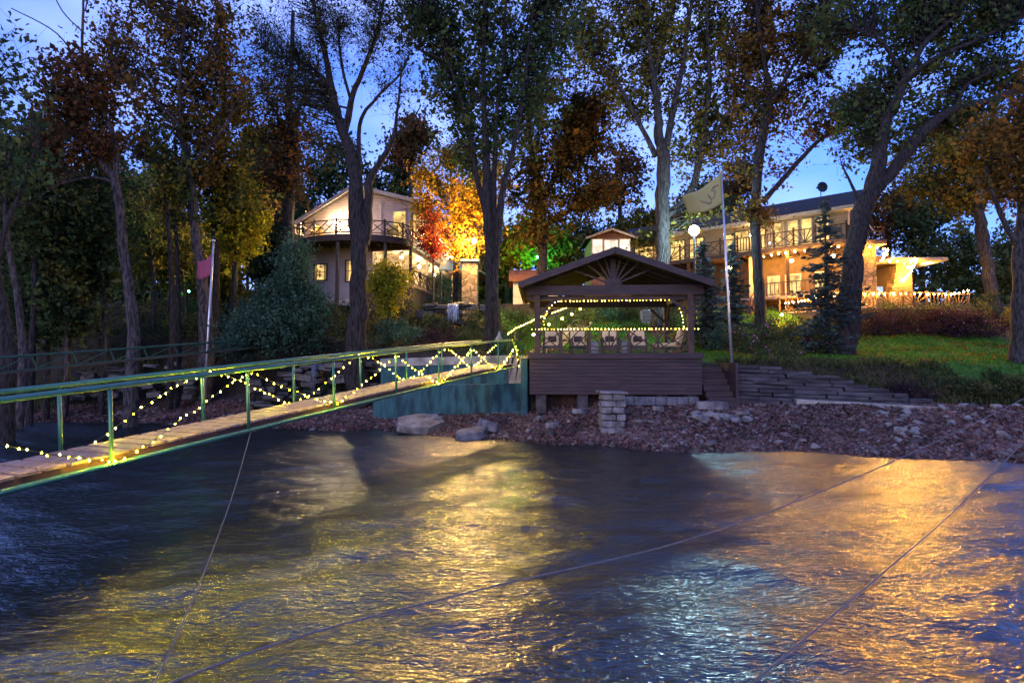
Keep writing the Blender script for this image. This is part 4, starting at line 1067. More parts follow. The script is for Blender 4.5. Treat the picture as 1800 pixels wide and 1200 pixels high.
# ------------------------------------------------------------------ right house
RA = math.radians(-39.7)
RM = Matrix.Translation((22.1, 37.0, 0)) @ Matrix.Rotation(RA, 4, 'Z')
def R3(x, y, z): return RM @ Vector((x, y, z))
def lx(px):
    k = (px - 900) / F; return (37 * k - 22.1) / (.7694 + .6388 * k)
rh = thing('lodge', 'long tan lodge with an upper balcony, lit windows and porch on the right slope', 'house', R3(-8, 2, 7))
mb = MB(RM); mb.b(-17.5, 0, 0, 8, 10.55, 13.0); mb.build('upper_wall', TANW, rh)
mb = MB(RM); mb.b(-17.5, lx(1338), .4, 8, 4.5, 10.54); mb.build('lower_wall', RAILD, rh)  # left part in dark brown: its shade is put into the wall colour
mb = MB(RM); mb.b(lx(1338) - .12, lx(1338) + .05, -2.0, .299, 4.5, 10.2); mb.build('porch_end_wall', TANW, rh)  # porch end, added to block the porch light from the left wall
mb = MB(RM); mb.b(lx(1338), -.3, .3, 8, 4.5, 10.54); mb.build('lower_wall', mat('tan stucco', (.115, .075, .044), (.08, .054, .03), .8, 3, .3, 20), rh)
mb = MB(RM); mb.prism([(-.7, 12.95), (4, 15.05), (8.7, 12.95), (8.7, 13.09), (4, 15.20), (-.7, 13.09)], 'x', -18, .45); mb.build('roof', ROOF, rh)
mb = MB(RM); mb.b(-18, .45, -.76, -.71, 12.84, 13.07); mb.b(-18, .45, -.70, -.01, 12.86, 12.92); mb.b(.42, .46, -.7, 8.7, 12.84, 12.99); mb.build('fascia', TRIMW, rh)
for a, b, z0, z1, bars in ((1119, 1150, 11.0, 12.4, (1, 0)), (1182, 1206, 10.95, 12.5, (0, 0)), (1216, 1240, 11.0, 12.5, (1, 0)), (1278, 1294, 10.9, 12.4, (0, 0)), (1297, 1320, 10.9, 12.5, (0, 0)), (1340, 1349, 10.9, 12.5, (0, 0))):
    window(rh, RM, lx(a), lx(b), z0, z1, 0, RAILD, PANE, bars, curtain=0)
for a, b in ((1362, 1381), (1391, 1407), (1415, 1432), (1442, 1462)):
    window(rh, RM, lx(a), lx(b), 10.72, 12.72, 0, TRIMW, PANE, (0, 0), door=True, curtain=1 if a == 1362 else 0)
laps(rh, RM, 10.57, 12.85, 0, lambda z: (-17.45, -.02), PLAINT, pitch=.2)
# balcony
mb = MB(RM); mb.b(-17.5, .35, -2.3, -.01, 10.40, 10.54); mb.build('balcony_floor', DECK, rh)
mb = MB(RM); mb.b(-17.5, .37, -2.36, -2.303, 10.26, 10.56); mb.b(.36, .42, -2.36, 0, 10.26, 10.56)
for k in range(30): mb.b(-17.4 + .6 * k, -17.35 + .6 * k, -2.3, -.02, 10.22, 10.398)
mb.build('balcony_rim', WOODD, rh)
railing.M = RM
bx = [-17.3, -15.6, -13.9, -12.2, -10.6, -9.0, -7.6, -6.4, -5.2, -4.0, -2.8, -1.5, .25]
railing(rh, [(x, -2.25, 10.54, 11.55) for x in bx], RAILD, (2, 0, 2, 1, 0, 2, 0, 3, 3, 0, 1, 3), over=.2, w=.05)
railing(rh, [(.25, y, 10.54, 11.55) for y in (-2.25, -1.1, 0)], RAILD, (3,), w=.05)
mb = MB(RM); mb.b(-6.6, .3, -2.5, .29, 7.12, 7.30); mb.build('porch_floor', DECK, rh)
railing(rh, [(x, -2.35, 7.30, 8.2) for x in (-4.8, -3.2, -1.6, 0.1)], RAILD, (3,), w=.045)
railing.M = None
for x in (-17.0, -13.5, -10.0, -6.5, -3.2, .2):
    mb = MB(RM); mb.b(x - .09, x + .09, -2.26, -2.08, 4.8, 10.25); mb.build('balcony_post', RAILD, rh)
window(rh, RM, lx(1383), lx(1408), 7.5, 9.0, .3, TRIMW, PANE, (0, 1)); window(rh, RM, lx(1352), lx(1370), 7.4, 9.0, .3, TRIMW, PANE, (1, 1)); window(rh, RM, lx(1437), lx(1452), 7.4, 9.0, .3, TRIMW, PANE, (0, 1))
mb = MB(RM)
for k in range(6): mb.b(-6.55, -5.0, -2.5 - .28 * (k + 1), -2.5 - .28 * k - .004, 6.0, 7.12 - .18 * k)
for x in (-6.6, -4.95):
    mb.beam((x, -2.5, 8.2), (x, -4.3, 7.1), .06, .08); mb.beam((x, -2.5, 7.2), (x, -4.3, 6.1), .05, .2); mb.b(x - .05, x + .05, -4.35, -4.25, 5.6, 7.15)
mb.build('stair', mat('red stained timber', (.15, .05, .025), (.09, .03, .016), .7, 5, .3, 12), rh)
AMB = (1, .45, .13)
for k, (px, l) in enumerate(((1292, 'amber ceiling light under the balcony of the lodge, far left one behind the spruce'), (1398, 'amber ceiling light in the middle of the lodge porch'), (1470, 'amber ceiling light near the right end of the lodge porch'))):
    ceiling_lamp(l, R3(lx(px) + .2, -1.3, 9.75), (30, 110, 90)[k], AMB, ORANGEB if k == 0 else WHITEB, 'porch lights of the lodge')
wall_lamp('bright lamp on the lodge balcony between the glass doors', R3(lx(1372), -2.0, 11.0), 240, (1, .68, .32), WHITEB, (0, 0), None, .06)
wall_lamp('warm lamp on the lodge wall by the left balcony windows', R3(lx(1325), -.25, 12.1), 70, (1, .62, .26), WHITEB, (0, -1), None, .07)
wall_lamp('warm lamp on the far left wing of the lodge behind the big trunk', R3(lx(1160), -.3, 12.3), 70, (1, .60, .24), WHITEB, (0, -1), None, .07)
garland('string of amber party bulbs under the lodge balcony edge', [R3(lx(1352), -2.42, 9.2), R3(lx(1358), -2.42, 10.05), R3(lx(1385), -2.42, 10.15), R3(lx(1420), -2.42, 10.15), R3(lx(1460), -2.42, 10.15), R3(.2, -2.42, 10.15)], .50, .045, WARM2, 'party lights at the lodge', .02)
# satellite dish and vents on the roof
q = R3(lx(1428), 3.9, 15.1); r = thing('satellite_dish', 'dark round satellite dish on the lodge roof ridge', 'satellite dish', q)
m_ = MB(); m_.tube([q, q + Vector((0, 0, .62))], .03, 6); m_.build('mast', BLACK, r)
m_ = MB(); c = q + Vector((.02, -.1, .72))
vs = [c]; fs = []
for a in (1, 2, 3):
    for k in range(16):
        th = 2 * math.pi * k / 16; rr = .13 * a; vs.append(c + Vector((math.cos(th) * rr, -.10 * (a / 3) ** 2, math.sin(th) * rr)))
for k in range(16):
    fs.append((0, 1 + k, 1 + (k + 1) % 16))
    for a in (0, 1): fs.append((1 + a * 16 + k, 17 + a * 16 + k, 17 + a * 16 + (k + 1) % 16, 1 + a * 16 + (k + 1) % 16))
m_.add(vs, fs); o = m_.build('reflector', BLACK, r, smooth_=True); o.modifiers.new('thick', 'SOLIDIFY').thickness = .02
m_ = MB(); m_.tube([c + Vector((0, 0, -.3)), c + Vector((-.42, -.2, -.12))], .016, 5); m_.box(c + Vector((-.44, -.2, -.1)), (.12, .1, .1)); m_.build('feed_arm', BLACK, r)

# stone pavilion and terrace at the right end
pv = thing('stone_pavilion', 'stone columned terrace canopy hung with amber lights beside the lodge', 'pavilion', P(1570, 515, 36))
def col_box(px0, px1, Y, d, z0, z1, m, nm, bev=.02):
    m_ = MB(); m_.b(PX(px0, Y), PX(px1, Y), Y, Y + d, z0, z1); return m_.build(nm, m, pv, bev)
col_box(1519, 1545, 35.3, .95, 5.8, 10.18, ASTONE, 'stone_column')
m_ = MB(); m_.b(PX(1512, 35), PX(1563, 35), 34.9, 38.5, 10.185, 10.5); m_.build('roof_slab', WOODD, pv, .02)
m_ = MB(); m_.b(PX(1560, 36.5), PX(1654, 36.5), 35.6, 41, 9.32, 9.52); m_.build('lower_roof', mat('grey soffit', (.22, .19, .16), (.16, .14, .12), .7, 4), pv, .02)
col_box(1580, 1608, 36.6, 3, 5.8, 9.31, mat('warm plaster', (.10, .065, .036), (.075, .05, .03), .85, 3, .3, 14), 'back_wall')
m_ = MB()
for k in range(6): m_.b(PX(1566 + 3 * k, 36.5), PX(1580, 36.5) - .003, 36.5, 37.2, 6.6 + .42 * k, 6.6 + .42 * (k + 1) - .004)
m_.build('stepped_wall', ASTONE, pv, .01)
m_ = MB(); m_.b(PX(1519, 38.4), PX(1575, 38.4), 38.6, 38.8, 5.8, 10.18); m_.build('rear_screen', RAILD, pv)
m_ = MB()
for px in (1507, 1530, 1560): m_.b(PX(px, 35) - .03, PX(px, 35) + .03, 35.0, 35.06, 10.503, 11.3)
for z in (10.8, 11.05, 11.3): m_.beam((PX(1505, 35), 35.03, z), (PX(1562, 35), 35.03, z), .035, .035)
m_.build('roof_rail', RAILD, pv)
r = thing('terrace_screen', 'small glowing bluish screen at the back of the stone terrace', 'screen', (PX(1553, 36), 36.3, 7))
m_ = MB(); m_.b(PX(1545, 36), PX(1562, 36), 36.32, 36.38, 7.35, 7.78); m_.build('bezel', BLACK, r)
m_ = MB(); m_.b(PX(1546, 36), PX(1561, 36), 36.30, 36.317, 7.38, 7.75); m_.build('display', PANEB, r)
m_ = MB(); m_.b(PX(1546, 36), PX(1561, 36), 36.34, 36.9, 6.2, 7.34); m_.build('cabinet', BLACK, r)
garland('amber party bulbs along the front edge of the upper pavilion slab', [P(1517, 432, 34.8), P(1540, 433, 34.8), P(1561, 437, 34.8)], .42, .045, WARM2, 'party lights at the lodge', .02)
garland('amber party bulbs in a steep run below the upper pavilion slab', [P(1561, 437, 34.8), P(1556, 445, 36), P(1549, 457, 38)], .28, .045, WARM2, 'party lights at the lodge', .02)
garland('amber party bulbs along the lower pavilion roof edge', [P(1563, 460, 35.5), P(1578, 459, 35.5), P(1592, 463, 35.5), P(1610, 457, 35.5)], .42, .045, WARM2, 'party lights at the lodge', .02)
garland('amber party bulbs slanting down across the pavilion back wall', [P(1611, 457, 35.5), P(1600, 478, 36.1), P(1587, 494, 36.5)], .17, .045, WARM2, 'party lights at the lodge', .01)
for px, py, l in ((1556, 440, 'amber lamp under the upper slab of the stone pavilion'), (1597, 463, 'amber lamp under the lower roof of the stone pavilion')):
    q = P(px, py, 36.0); ceiling_lamp(l, q + Vector((0, 0, -.25)), 70, AMB, ORANGEB, 'pavilion lamps')
flood([o for o in COL.objects if o.name.startswith('ceiling_light')][-1], (PX(1625, 36.6), 36.4, 9.15), (33.5, 40, 12), 900, (1, .5, .16), 90)
# terrace with rail
tr = thing('terrace', 'raised timber terrace with a curved rustic rail behind the clipped hedge', 'terrace', P(1600, 535, 35))
tpts = [(PX(1372, 37), 37.0), (PX(1440, 35.2), 35.2), (PX(1500, 34.1), 34.1), (PX(1545, 33.8), 33.8), (PX(1590, 33.7), 33.7), (PX(1632, 33.8), 33.8), (PX(1672, 34.1), 34.1), (PX(1706, 34.9), 34.9)]
m_ = MB(); m_.prism(tpts + [(PX(1706, 34.9), 42), (PX(1372, 37), 42)], 'z', 6.06, 6.15); m_.build('terrace_floor', DECK, tr)
m_ = MB(); m_.prism([(x, y + .08) for x, y in tpts] + [(PX(1706, 34.9) - .05, 41.9), (PX(1372, 37) + .05, 41.9)], 'z', 4.4, 6.055); m_.build('terrace_base', WOODD, tr)
railing(tr, [(x, y, 6.16, 7.04) for x, y in tpts], RAILD, (3, 0, 3, 1, 1, 3, 1), w=.05)
garland('row of bright amber bulbs along the curved terrace rail above the hedge', [Vector((x, y - .08, 6.98 + (.35 if k == 7 else 0))) for k, (x, y) in enumerate(tpts)][1:], .42, .040, WARM2, 'party lights at the lodge', .01)
garland('low run of amber bulbs by the lodge steps behind the spruce', [P(1381, 532, 36.4), P(1410, 528, 35.8), P(1440, 521, 35.1)], .22, .036, WARM2, 'party lights at the lodge', .02)
q = P(1374, 553, 34.5); r = thing('path_light', 'single low amber globe among the shrubs below the lodge steps', 'path light', (q.x, q.y, gz(q.x, q.y)))
m_ = MB(); m_.tube([(q.x, q.y, gz(q.x, q.y) - .05), q], .012, 5); m_.build('stake', BLACK, r)
m_ = MB(); m_.ball(q, .06, 10, 7); m_.build('globe', WARM2, r, smooth_=True)

# lamps on posts
q = P(1220, 405, 31); r = thing('lamp_post', 'tall dark lamp post with a dazzling bluish white lamp', 'lamp post', (q.x, q.y, gz(q.x, q.y)))
m_ = MB(); m_.tube([(q.x, q.y, gz(q.x, q.y) - .1), (q.x, q.y, q.z - .2)], [.07, .05], 8); m_.tube([(q.x, q.y, q.z - .22), (q.x, q.y, q.z - .12)], [.05, .13], 8); m_.build('pole', BLACK, r)
m_ = MB(); m_.ball(q, .27, 14, 10, 1.0); m_.build('globe', BLUEB, r, smooth_=True)
m_ = MB(); m_.tube([q + Vector((0, 0, .16)), q + Vector((0, 0, .25))], [.14, .03], 10); m_.build('cap', BLACK, r)
point(r, q + Vector((0, -.30, 0)), 800, (.50, .84, 1.0), .12); point(r, q + Vector((-.26, .1, -.05)), 700, (.50, .84, 1.0), .12)
for px, py, Y, w, l in ((945, 452, 47, 520, 'green flood lamp glowing in the trees behind the gazebo'), (332, 512, 38, 12, 'tiny green light deep in the left woods')):
    q = P(px, py, Y); g = gz(q.x, q.y); r = thing('garden_light', l, 'garden light', (q.x, q.y, g))
    m_ = MB(); m_.tube([(q.x, q.y, g - .1), (q.x, q.y, q.z - .06)], .03, 6); m_.build('stake', BLACK, r)
    m_ = MB(); m_.ball(q, .10 if w > 50 else .06, 10, 7); m_.build('globe', GREENB, r, smooth_=True)
    point(r, q + Vector((0, 0, .2)), w, (.06, 1.0, .28), .1)
q = P(1137, 540, 35); r = thing('utility_box', 'grey slatted metal box on the lawn behind the gazebo', 'utility box', (q.x, q.y, gz(q.x, q.y)))
m_ = MB(); b0 = gz(q.x, q.y); m_.b(q.x - .33, q.x + .33, 35, 35.6, b0, b0 + .85); m_.build('case', GREY, r, .03)
m_ = MB(); [m_.b(q.x - .28, q.x + .28, 34.97, 34.997, b0 + .12 + .09 * k, b0 + .15 + .09 * k) for k in range(8)]; m_.build('vent', BLACK, r)
q = P(877, 590, 23.4); r = thing('garden_statue', 'small pale pointed ornament on the gangway end post', 'ornament', (q.x, q.y, 3.2))
m_ = MB(); b0 = P(877, 600, 22.9); m_.tube([b0, b0 + Vector((0, 0, .12)), b0 + Vector((0, 0, .2)), b0 + Vector((.02, 0, .42))], [.14, .15, .09, .015], 8); m_.build('body', CONC, r, smooth_=True)

# ------------------------------------------------------------------ trees
def spline(pts, n=6):
    pts = np.asarray(pts, float); k = len(pts); out = []
    for i in range(k - 1):
        p0, p1, p2, p3 = pts[max(i - 1, 0)], pts[i], pts[i + 1], pts[min(i + 2, k - 1)]
        for s in range(n):
            u = s / n
            out.append(.5 * (2 * p1 + (p2 - p0) * u + (2 * p0 - 5 * p1 + 4 * p2 - p3) * u * u + (3 * p1 - p0 - 3 * p2 + p3) * u ** 3))
    out.append(pts[-1]); return np.array(out)
FULL, LSZ, BR = .46, 1.16, 2.1
def tree(lab, Y, limbs, blobs, leaf, bark=BARK, size=.17, per=70, name='tree', cat='tree', group=None, spread=.42, twigs=3, bdy=0.0, thin=1.0):
    """limbs: lists of (px, py, width px[, depth offset]); blobs: (px, py, rx, ry, branches[, depth offset]) in photo pixels at depth Y"""
    k = Y / F
    L3 = []
    for li, limb in enumerate(limbs):
        pts = []
        for c in limb:
            dy = c[3] if len(c) > 3 else 0.0
            q = P(c[0], c[1], Y + dy); pts.append((q.x, q.y, q.z, max(c[2], 1.2) * k / 2))
        if li == 0 or limb[0][1] > 440:
            b = pts[0]; g = gz(b[0], b[1]) - .15
            if b[2] > g + .3: pts.insert(0, (b[0], b[1], g, b[3] * 1.12))
            else: pts[0] = (b[0], b[1], g, b[3])
            f = pts[0]; f2 = pts[1]
            pts.insert(1, tuple(f[i] + (f2[i] - f[i]) * min(.3, .5 / max(.1, f2[2] - f[2])) if i < 3 else f[3] * 1.0 for i in range(4)))
            pts[0] = (*f[:3], f[3] * 1.22)
        L3.append(spline(pts))
    root = thing(name, lab, cat, tuple(L3[0][0, :3] + [0, 0, .15]), group)
    nt_ = NT()
    S, R_ = [], []
    for i, l in enumerate(L3):
        wob = np.cumsum(RNG.normal(size=(len(l), 3)), 0); wob -= np.linspace(0, 1, len(l))[:, None] * wob[-1]
        p_ = l[:, :3] + wob * l[:, 3:4] * .12
        sides = 14 if l[0, 3] > .12 else 8
        rr = l[:, 3][:, None] * (1 + RNG.normal(size=(1, sides)) * .05 + RNG.normal(size=(len(l), sides)) * .035)
        nt_.tube(p_, rr, sides)
        st = 1 if i else 2 * len(l) // 5
        S.append(p_[st:]); R_.append(l[st:, 3])
    S = np.concatenate(S); R_ = np.concatenate(R_)
    anchors, anc_n = [], []
    for bl in blobs:
        px, py, rx, ry, n = bl[:5]; dy = bl[5] if len(bl) > 5 else bdy
        c = np.array(P(px, py, Y + dy)); rad = np.array([rx, .8 * max(rx, ry), ry]) * k * 1.13
        for _ in range(int(n * BR)):
            v = RNG.normal(size=3); v /= np.linalg.norm(v); T = c + v * rad * RNG.random() ** .42
            d = S - T; cost = np.linalg.norm(d, axis=1) * RNG.uniform(.8, 1.25, len(S)) + 1.3 * np.maximum(0, d[:, 2] + .1)
            j_ = int(np.argmin(cost)); A = S[j_]; ln = np.linalg.norm(T - A)
            mid = A + (T - A) * .5 + np.array([0, 0, .12 * ln]) + RNG.normal(size=3) * .08 * ln
            u = np.linspace(0, 1, 6)[:, None]; br = (1 - u) ** 2 * A + 2 * u * (1 - u) * mid + u * u * T
            br[1:-1] += RNG.normal(size=(4, 3)) * .03 * ln
            r0 = min(R_[j_] * .6, .010 * ln + .008)
            nt_.tube(br, np.linspace(r0, .005, 6), 4)
            pts = [br[3:]]
            for _t in range(twigs):
                a = br[RNG.integers(2, 6)]; e = a + RNG.normal(size=3) * min(.55, .3 * ln + .15); e[2] += .1
                nt_.tube(np.array([a, (a + e) / 2 + RNG.normal(size=3) * .05, e]), np.array([.007, .005, .003]), 3)
                pts.append(np.array([(a + e) / 2, e, e]))
            pts = np.concatenate(pts); anchors.append((pts, float(RNG.choice([0, .4, .9, 1.4, 2.0]))))
    nt_.build('trunk', bark, root)
    if anchors and per:
        C = np.concatenate([np.repeat(a_, int(per * FULL * thin * w_ / len(a_) + RNG.random()), 0) for a_, w_ in anchors]); C = C + RNG.normal(size=C.shape) * spread * .42
        leaves_mesh('crown', C, size * LSZ, leaf, root, .6, .4)
    return root

bg_i = [0]
# --- left group
tree('tall thick trunk leaning left at the left edge above the truss bridge', 20, [[(14, 640, 24), (-4, 520, 20), (-22, 380, 18), (-40, 150, 12)], [(-8, 470, 10), (40, 330, 7), (70, 240, 4)]], [(-20, 120, 90, 120, 20), (40, 300, 70, 60, 16)], L_DARK, BARK, per=50)
tree('slim pale trunk beside the thick leaning trunk at the left edge', 24, [[(36, 620, 12), (24, 500, 9), (10, 380, 7), (20, 250, 4)]], [(20, 300, 70, 90, 22)], L_DARK, BARKL, per=50)
tree('russet leaved tree left of the pink flag, its pale trunk bent near the top', 25, [[(235, 625, 21), (228, 520, 17), (213, 420, 15), (201, 325, 13), (178, 290, 9), (130, 190, 6), (85, 120, 4)], [(203, 335, 10), (200, 240, 8), (150, 120, 5), (148, 20, 4), (150, -40, 3)], [(202, 320, 8), (160, 312, 5), (110, 322, 4), (70, 345, 3)], [(150, 130, 3), (100, 60, 2.5), (20, 15, 2)], [(130, 190, 3), (70, 140, 2), (0, 90, 1.6)], [(150, 60, 2.5), (110, 20, 2), (80, -40, 1.5)], [(150, 20, 2.5), (165, -60, 2)], [(90, 210, 2.5), (40, 170, 2), (-10, 120, 1.5)]],
     [(135, 150, 62, 60, 44), (110, 200, 45, 50, 26), (150, 250, 60, 40, 30), (90, 260, 45, 25, 12), (180, 180, 45, 60, 20)], L_RED, BARKL, per=62, spread=.40)
tree('russet oak with a forked crown standing behind the pink flag', 29, [[(362, 575, 21), (352, 480, 17), (338, 380, 14), (330, 300, 13), (318, 230, 10), (315, 150, 7), (325, 40, 5), (330, -60, 4)], [(330, 310, 8), (290, 290, 6), (240, 275, 4)], [(318, 222, 7), (275, 180, 5), (225, 150, 4), (190, 130, 3)], [(316, 170, 6), (360, 110, 4), (385, 40, 3)], [(328, 300, 6), (375, 250, 5), (410, 200, 3)]],
     [(310, 40, 110, 70, 70), (255, 110, 80, 55, 40), (370, 130, 70, 60, 40), (300, 190, 90, 50, 44), (255, 255, 70, 35, 26), (370, 250, 60, 50, 34), (310, -60, 120, 60, 30), (350, 310, 50, 30, 20), (220, 20, 40, 40, 16), (420, 160, 50, 50, 26), (400, 60, 40, 60, 20)], L_OAK, BARKL, per=66, bdy=1.0, thin=.8)
tree('dark straight trunk right behind the left flagpole', 31, [[(378, 570, 14), (377, 450, 12), (376, 330, 11), (382, 280, 9), (392, 210, 6), (398, 120, 4)], [(377, 320, 7), (350, 270, 4), (330, 230, 3)]], [(385, 300, 60, 50, 34), (420, 350, 45, 50, 24), (395, 200, 55, 60, 26)], L_OLIVE, BARK, per=66)
tree('dark thick trunked tree in front of the left house eave', 34, [[(507, 560, 24), (507, 440, 20), (508, 340, 18), (512, 240, 15), (505, 180, 11), (512, 100, 8), (515, 20, 6)], [(510, 250, 8), (490, 210, 6), (470, 170, 4)], [(513, 215, 8), (540, 160, 5), (560, 110, 4)]], [(505, 150, 60, 70, 40), (470, 230, 60, 60, 34), (530, 230, 45, 40, 20), (475, 320, 70, 50, 34), (530, 310, 40, 40, 16)], L_RED, BARK, per=56)
for k, (px, yb, yt, w, Y, l) in enumerate(((268, 560, 400, 6, 34, 'thin sapling trunk right of the bent pale tree'), (296, 590, 340, 9, 28, 'paired dark trunk of the left woods, left of two'), (312, 590, 340, 8, 28.6, 'paired dark trunk of the left woods, right of two'), (322, 570, 430, 4, 33, 'very thin pale sapling beside the green garden light'), (180, 600, 380, 7, 28, 'slim dark sapling left of the bent pale tree'), (420, 520, 420, 5, 40, 'slim trunk standing against the bright gap in the woods'), (432, 522, 420, 5, 41, 'second slim trunk against the bright gap in the woods'), (113, 610, 480, 5, 27, 'short bare sapling above the truss bridge'), (52, 605, 500, 8, 27, 'stubby pale stem near the left edge above the truss bridge'))):
    tree(l, Y, [[(px + 4, yb, w), (px + 2, (yb + yt) / 2, w * .85), (px - 6, yt, w * .6), (px - 4, yt - 80, w * .4)]], [(px, yt - 50, 40, 70, 18), (px + 10, yt + 20, 35, 40, 8)], L_OLIVE if k % 2 else L_DARK, BARKL if w < 7 else BARK, per=60)
und = [('dark green understory tree low at the left edge of the woods', 60, 340, 100, 90, 26, L_DARK), ('dense dark tree filling the woods above the truss bridge', 120, 440, 105, 85, 28, L_DARK), ('bushy dark green tree behind the bent pale trunk', 170, 380, 90, 90, 33, L_DARK), ('olive leaved tree lit by the house beside the pink flag', 300, 420, 75, 90, 37, L_OLIVE), ('yellowish tree glowing in house light right of the flagpole', 412, 375, 48, 78, 32.5, L_YELL), ('dark broad tree left of the house behind the cedar', 470, 410, 55, 70, 43, L_DARK), ('low leafy tree near the left shore bank', 85, 545, 90, 50, 27.5, L_DARK), ('olive tree deep in the middle of the left woods', 230, 400, 70, 90, 40, L_OLIVE), ('dark leaved tree at the back of the left woods', 350, 450, 60, 60, 44, L_DARK), ('dark evergreen behind the left end of the house roof', 480, 330, 60, 70, 50, L_DARK), ('round olive bush tree beside the bright gap in the woods', 395, 500, 38, 42, 36, L_OLIVE)]
for l, px, py, rx, ry, Y, lf in und:
    tree(l, Y, [[(px, py + ry + 40, 9), (px + 4, py + 20, 6), (px - 3, py - ry * .6, 3)]], [(px, py, rx, ry, 70), (px + rx * .4, py + ry * .4, rx * .6, ry * .5, 24), (px - rx * .5, py - ry * .3, rx * .6, ry * .6, 26)], lf, BARK, size=.20, per=80, name='understory_tree')
# --- the sparse forked tree before the left house
tree('tall sparse tree with two bare forked limbs in front of the left house', 27, [[(632, 605, 38), (640, 500, 30), (637, 400, 29), (622, 290, 22), (600, 215, 17), (588, 160, 14), (572, 90, 10), (553, 10, 7), (548, -50, 5)],
     [(640, 430, 20), (648, 340, 16), (652, 310, 13), (690, 245, 9), (697, 200, 5), (705, 130, 3)], [(606, 230, 13), (618, 170, 10), (640, 120, 8), (662, 60, 6), (680, -30, 4)], [(590, 165, 8), (560, 130, 6), (530, 105, 5), (500, 100, 4), (460, 85, 3)], [(632, 330, 9), (633, 220, 7), (660, 175, 5), (700, 135, 4), (720, 95, 3)], [(618, 180, 6), (600, 110, 5), (595, 50, 3)], [(692, 243, 5), (720, 220, 3), (740, 185, 2)]],
     [(545, 60, 90, 80, 80), (600, 30, 60, 60, 54), (500, 140, 80, 60, 60), (660, 60, 60, 70, 54), (560, 220, 50, 60, 20), (700, 150, 45, 70, 20), (480, 60, 50, 60, 20), (590, -60, 110, 50, 20)], L_DARK, BARK, size=.10, per=26, twigs=8, name='bare_tree')
# --- central twin trunks
tree('big twin trunked green tree left of the gazebo with a wide dark crown', 28, [[(858, 600, 18), (858, 480, 17), (855, 400, 18), (853, 330, 16), (850, 250, 12), (846, 150, 9), (850, 40, 7), (850, -60, 5)], [(877, 600, 16), (872, 480, 15), (880, 400, 15), (885, 330, 12), (900, 270, 10), (915, 190, 8), (930, 90, 6), (940, -20, 4)], [(856, 385, 11), (838, 310, 9), (832, 260, 8), (815, 190, 6), (790, 110, 5), (760, 30, 4)], [(868, 420, 10), (868, 300, 9), (872, 200, 7), (885, 100, 5), (890, -20, 4)], [(842, 180, 6), (800, 120, 4), (740, 90, 3)]],
     [(840, 60, 90, 80, 66), (770, 60, 70, 70, 44), (920, 70, 75, 80, 54), (860, 170, 95, 70, 64), (790, 160, 60, 55, 36), (930, 170, 60, 60, 36), (855, 250, 85, 45, 44), (760, -20, 110, 50, 36), (900, -50, 130, 50, 40), (820, 290, 50, 30, 14), (720, 30, 50, 50, 22), (985, 60, 55, 70, 34), (1010, -20, 60, 50, 22)], L_DARK, BARK, size=.18, per=72, twigs=3, bdy=1.2, thin=.72)
tree('orange maple glowing beside the left house in lantern light', 36.6, [[(800, 545, 9), (802, 460, 8), (800, 400, 7), (795, 340, 5), (790, 280, 3)], [(802, 450, 5), (770, 390, 4), (740, 350, 2)], [(800, 420, 5), (835, 370, 4), (855, 320, 2)], [(798, 380, 4), (760, 320, 3), (745, 300, 2)]],
     [(800, 345, 66, 36, 60), (752, 322, 34, 26, 26), (835, 345, 44, 50, 46), (780, 392, 58, 24, 34), (778, 285, 28, 26, 20), (805, 265, 26, 16, 12), (848, 405, 30, 44, 24), (742, 365, 30, 12, 16), (800, 440, 44, 20, 18), (858, 290, 30, 30, 14), (738, 300, 16, 12, 6)], L_MAPLE, BARK, size=.14, per=70, name='maple_tree')
tree('small crimson maple against the side wall of the left house', 35.6, [[(762, 540, 5), (762, 470, 4), (760, 420, 3), (756, 380, 2)], [(761, 450, 3), (745, 410, 2)]], [(757, 404, 18, 26, 22), (745, 415, 18, 16, 12), (768, 438, 20, 16, 12)], L_CRIM, BARK, size=.13, per=60, name='maple_tree')
tree('small yellow green tree in front of the left house porch', 31, [[(681, 580, 6), (680, 530, 4), (679, 480, 3)], [(681, 550, 3), (665, 500, 2)], [(681, 550, 3), (697, 500, 2)]], [(680, 505, 26, 40, 60), (668, 485, 16, 24, 22), (698, 495, 16, 26, 22), (680, 540, 18, 16, 14)], L_YELL, BARK, size=.12, per=64, name='small_tree')
tree('dark brown trunk rising behind the left eave of the gazebo', 40, [[(955, 520, 18), (956, 420, 16), (950, 330, 15), (935, 260, 10), (925, 180, 7)], [(953, 350, 10), (985, 290, 7), (1010, 230, 5)], [(956, 400, 8), (1000, 370, 6), (1040, 365, 4)], [(952, 380, 7), (915, 350, 5), (890, 330, 3)]], [(960, 270, 70, 60, 60), (1020, 280, 65, 60, 54), (910, 320, 50, 50, 34), (980, 350, 60, 45, 44), (1050, 350, 50, 40, 36), (930, 400, 40, 35, 22), (1010, 210, 70, 50, 50), (1060, 230, 40, 60, 30), (1000, 150, 60, 50, 34), (1060, 170, 40, 40, 20)], L_OAK, BARK, size=.20, per=74)
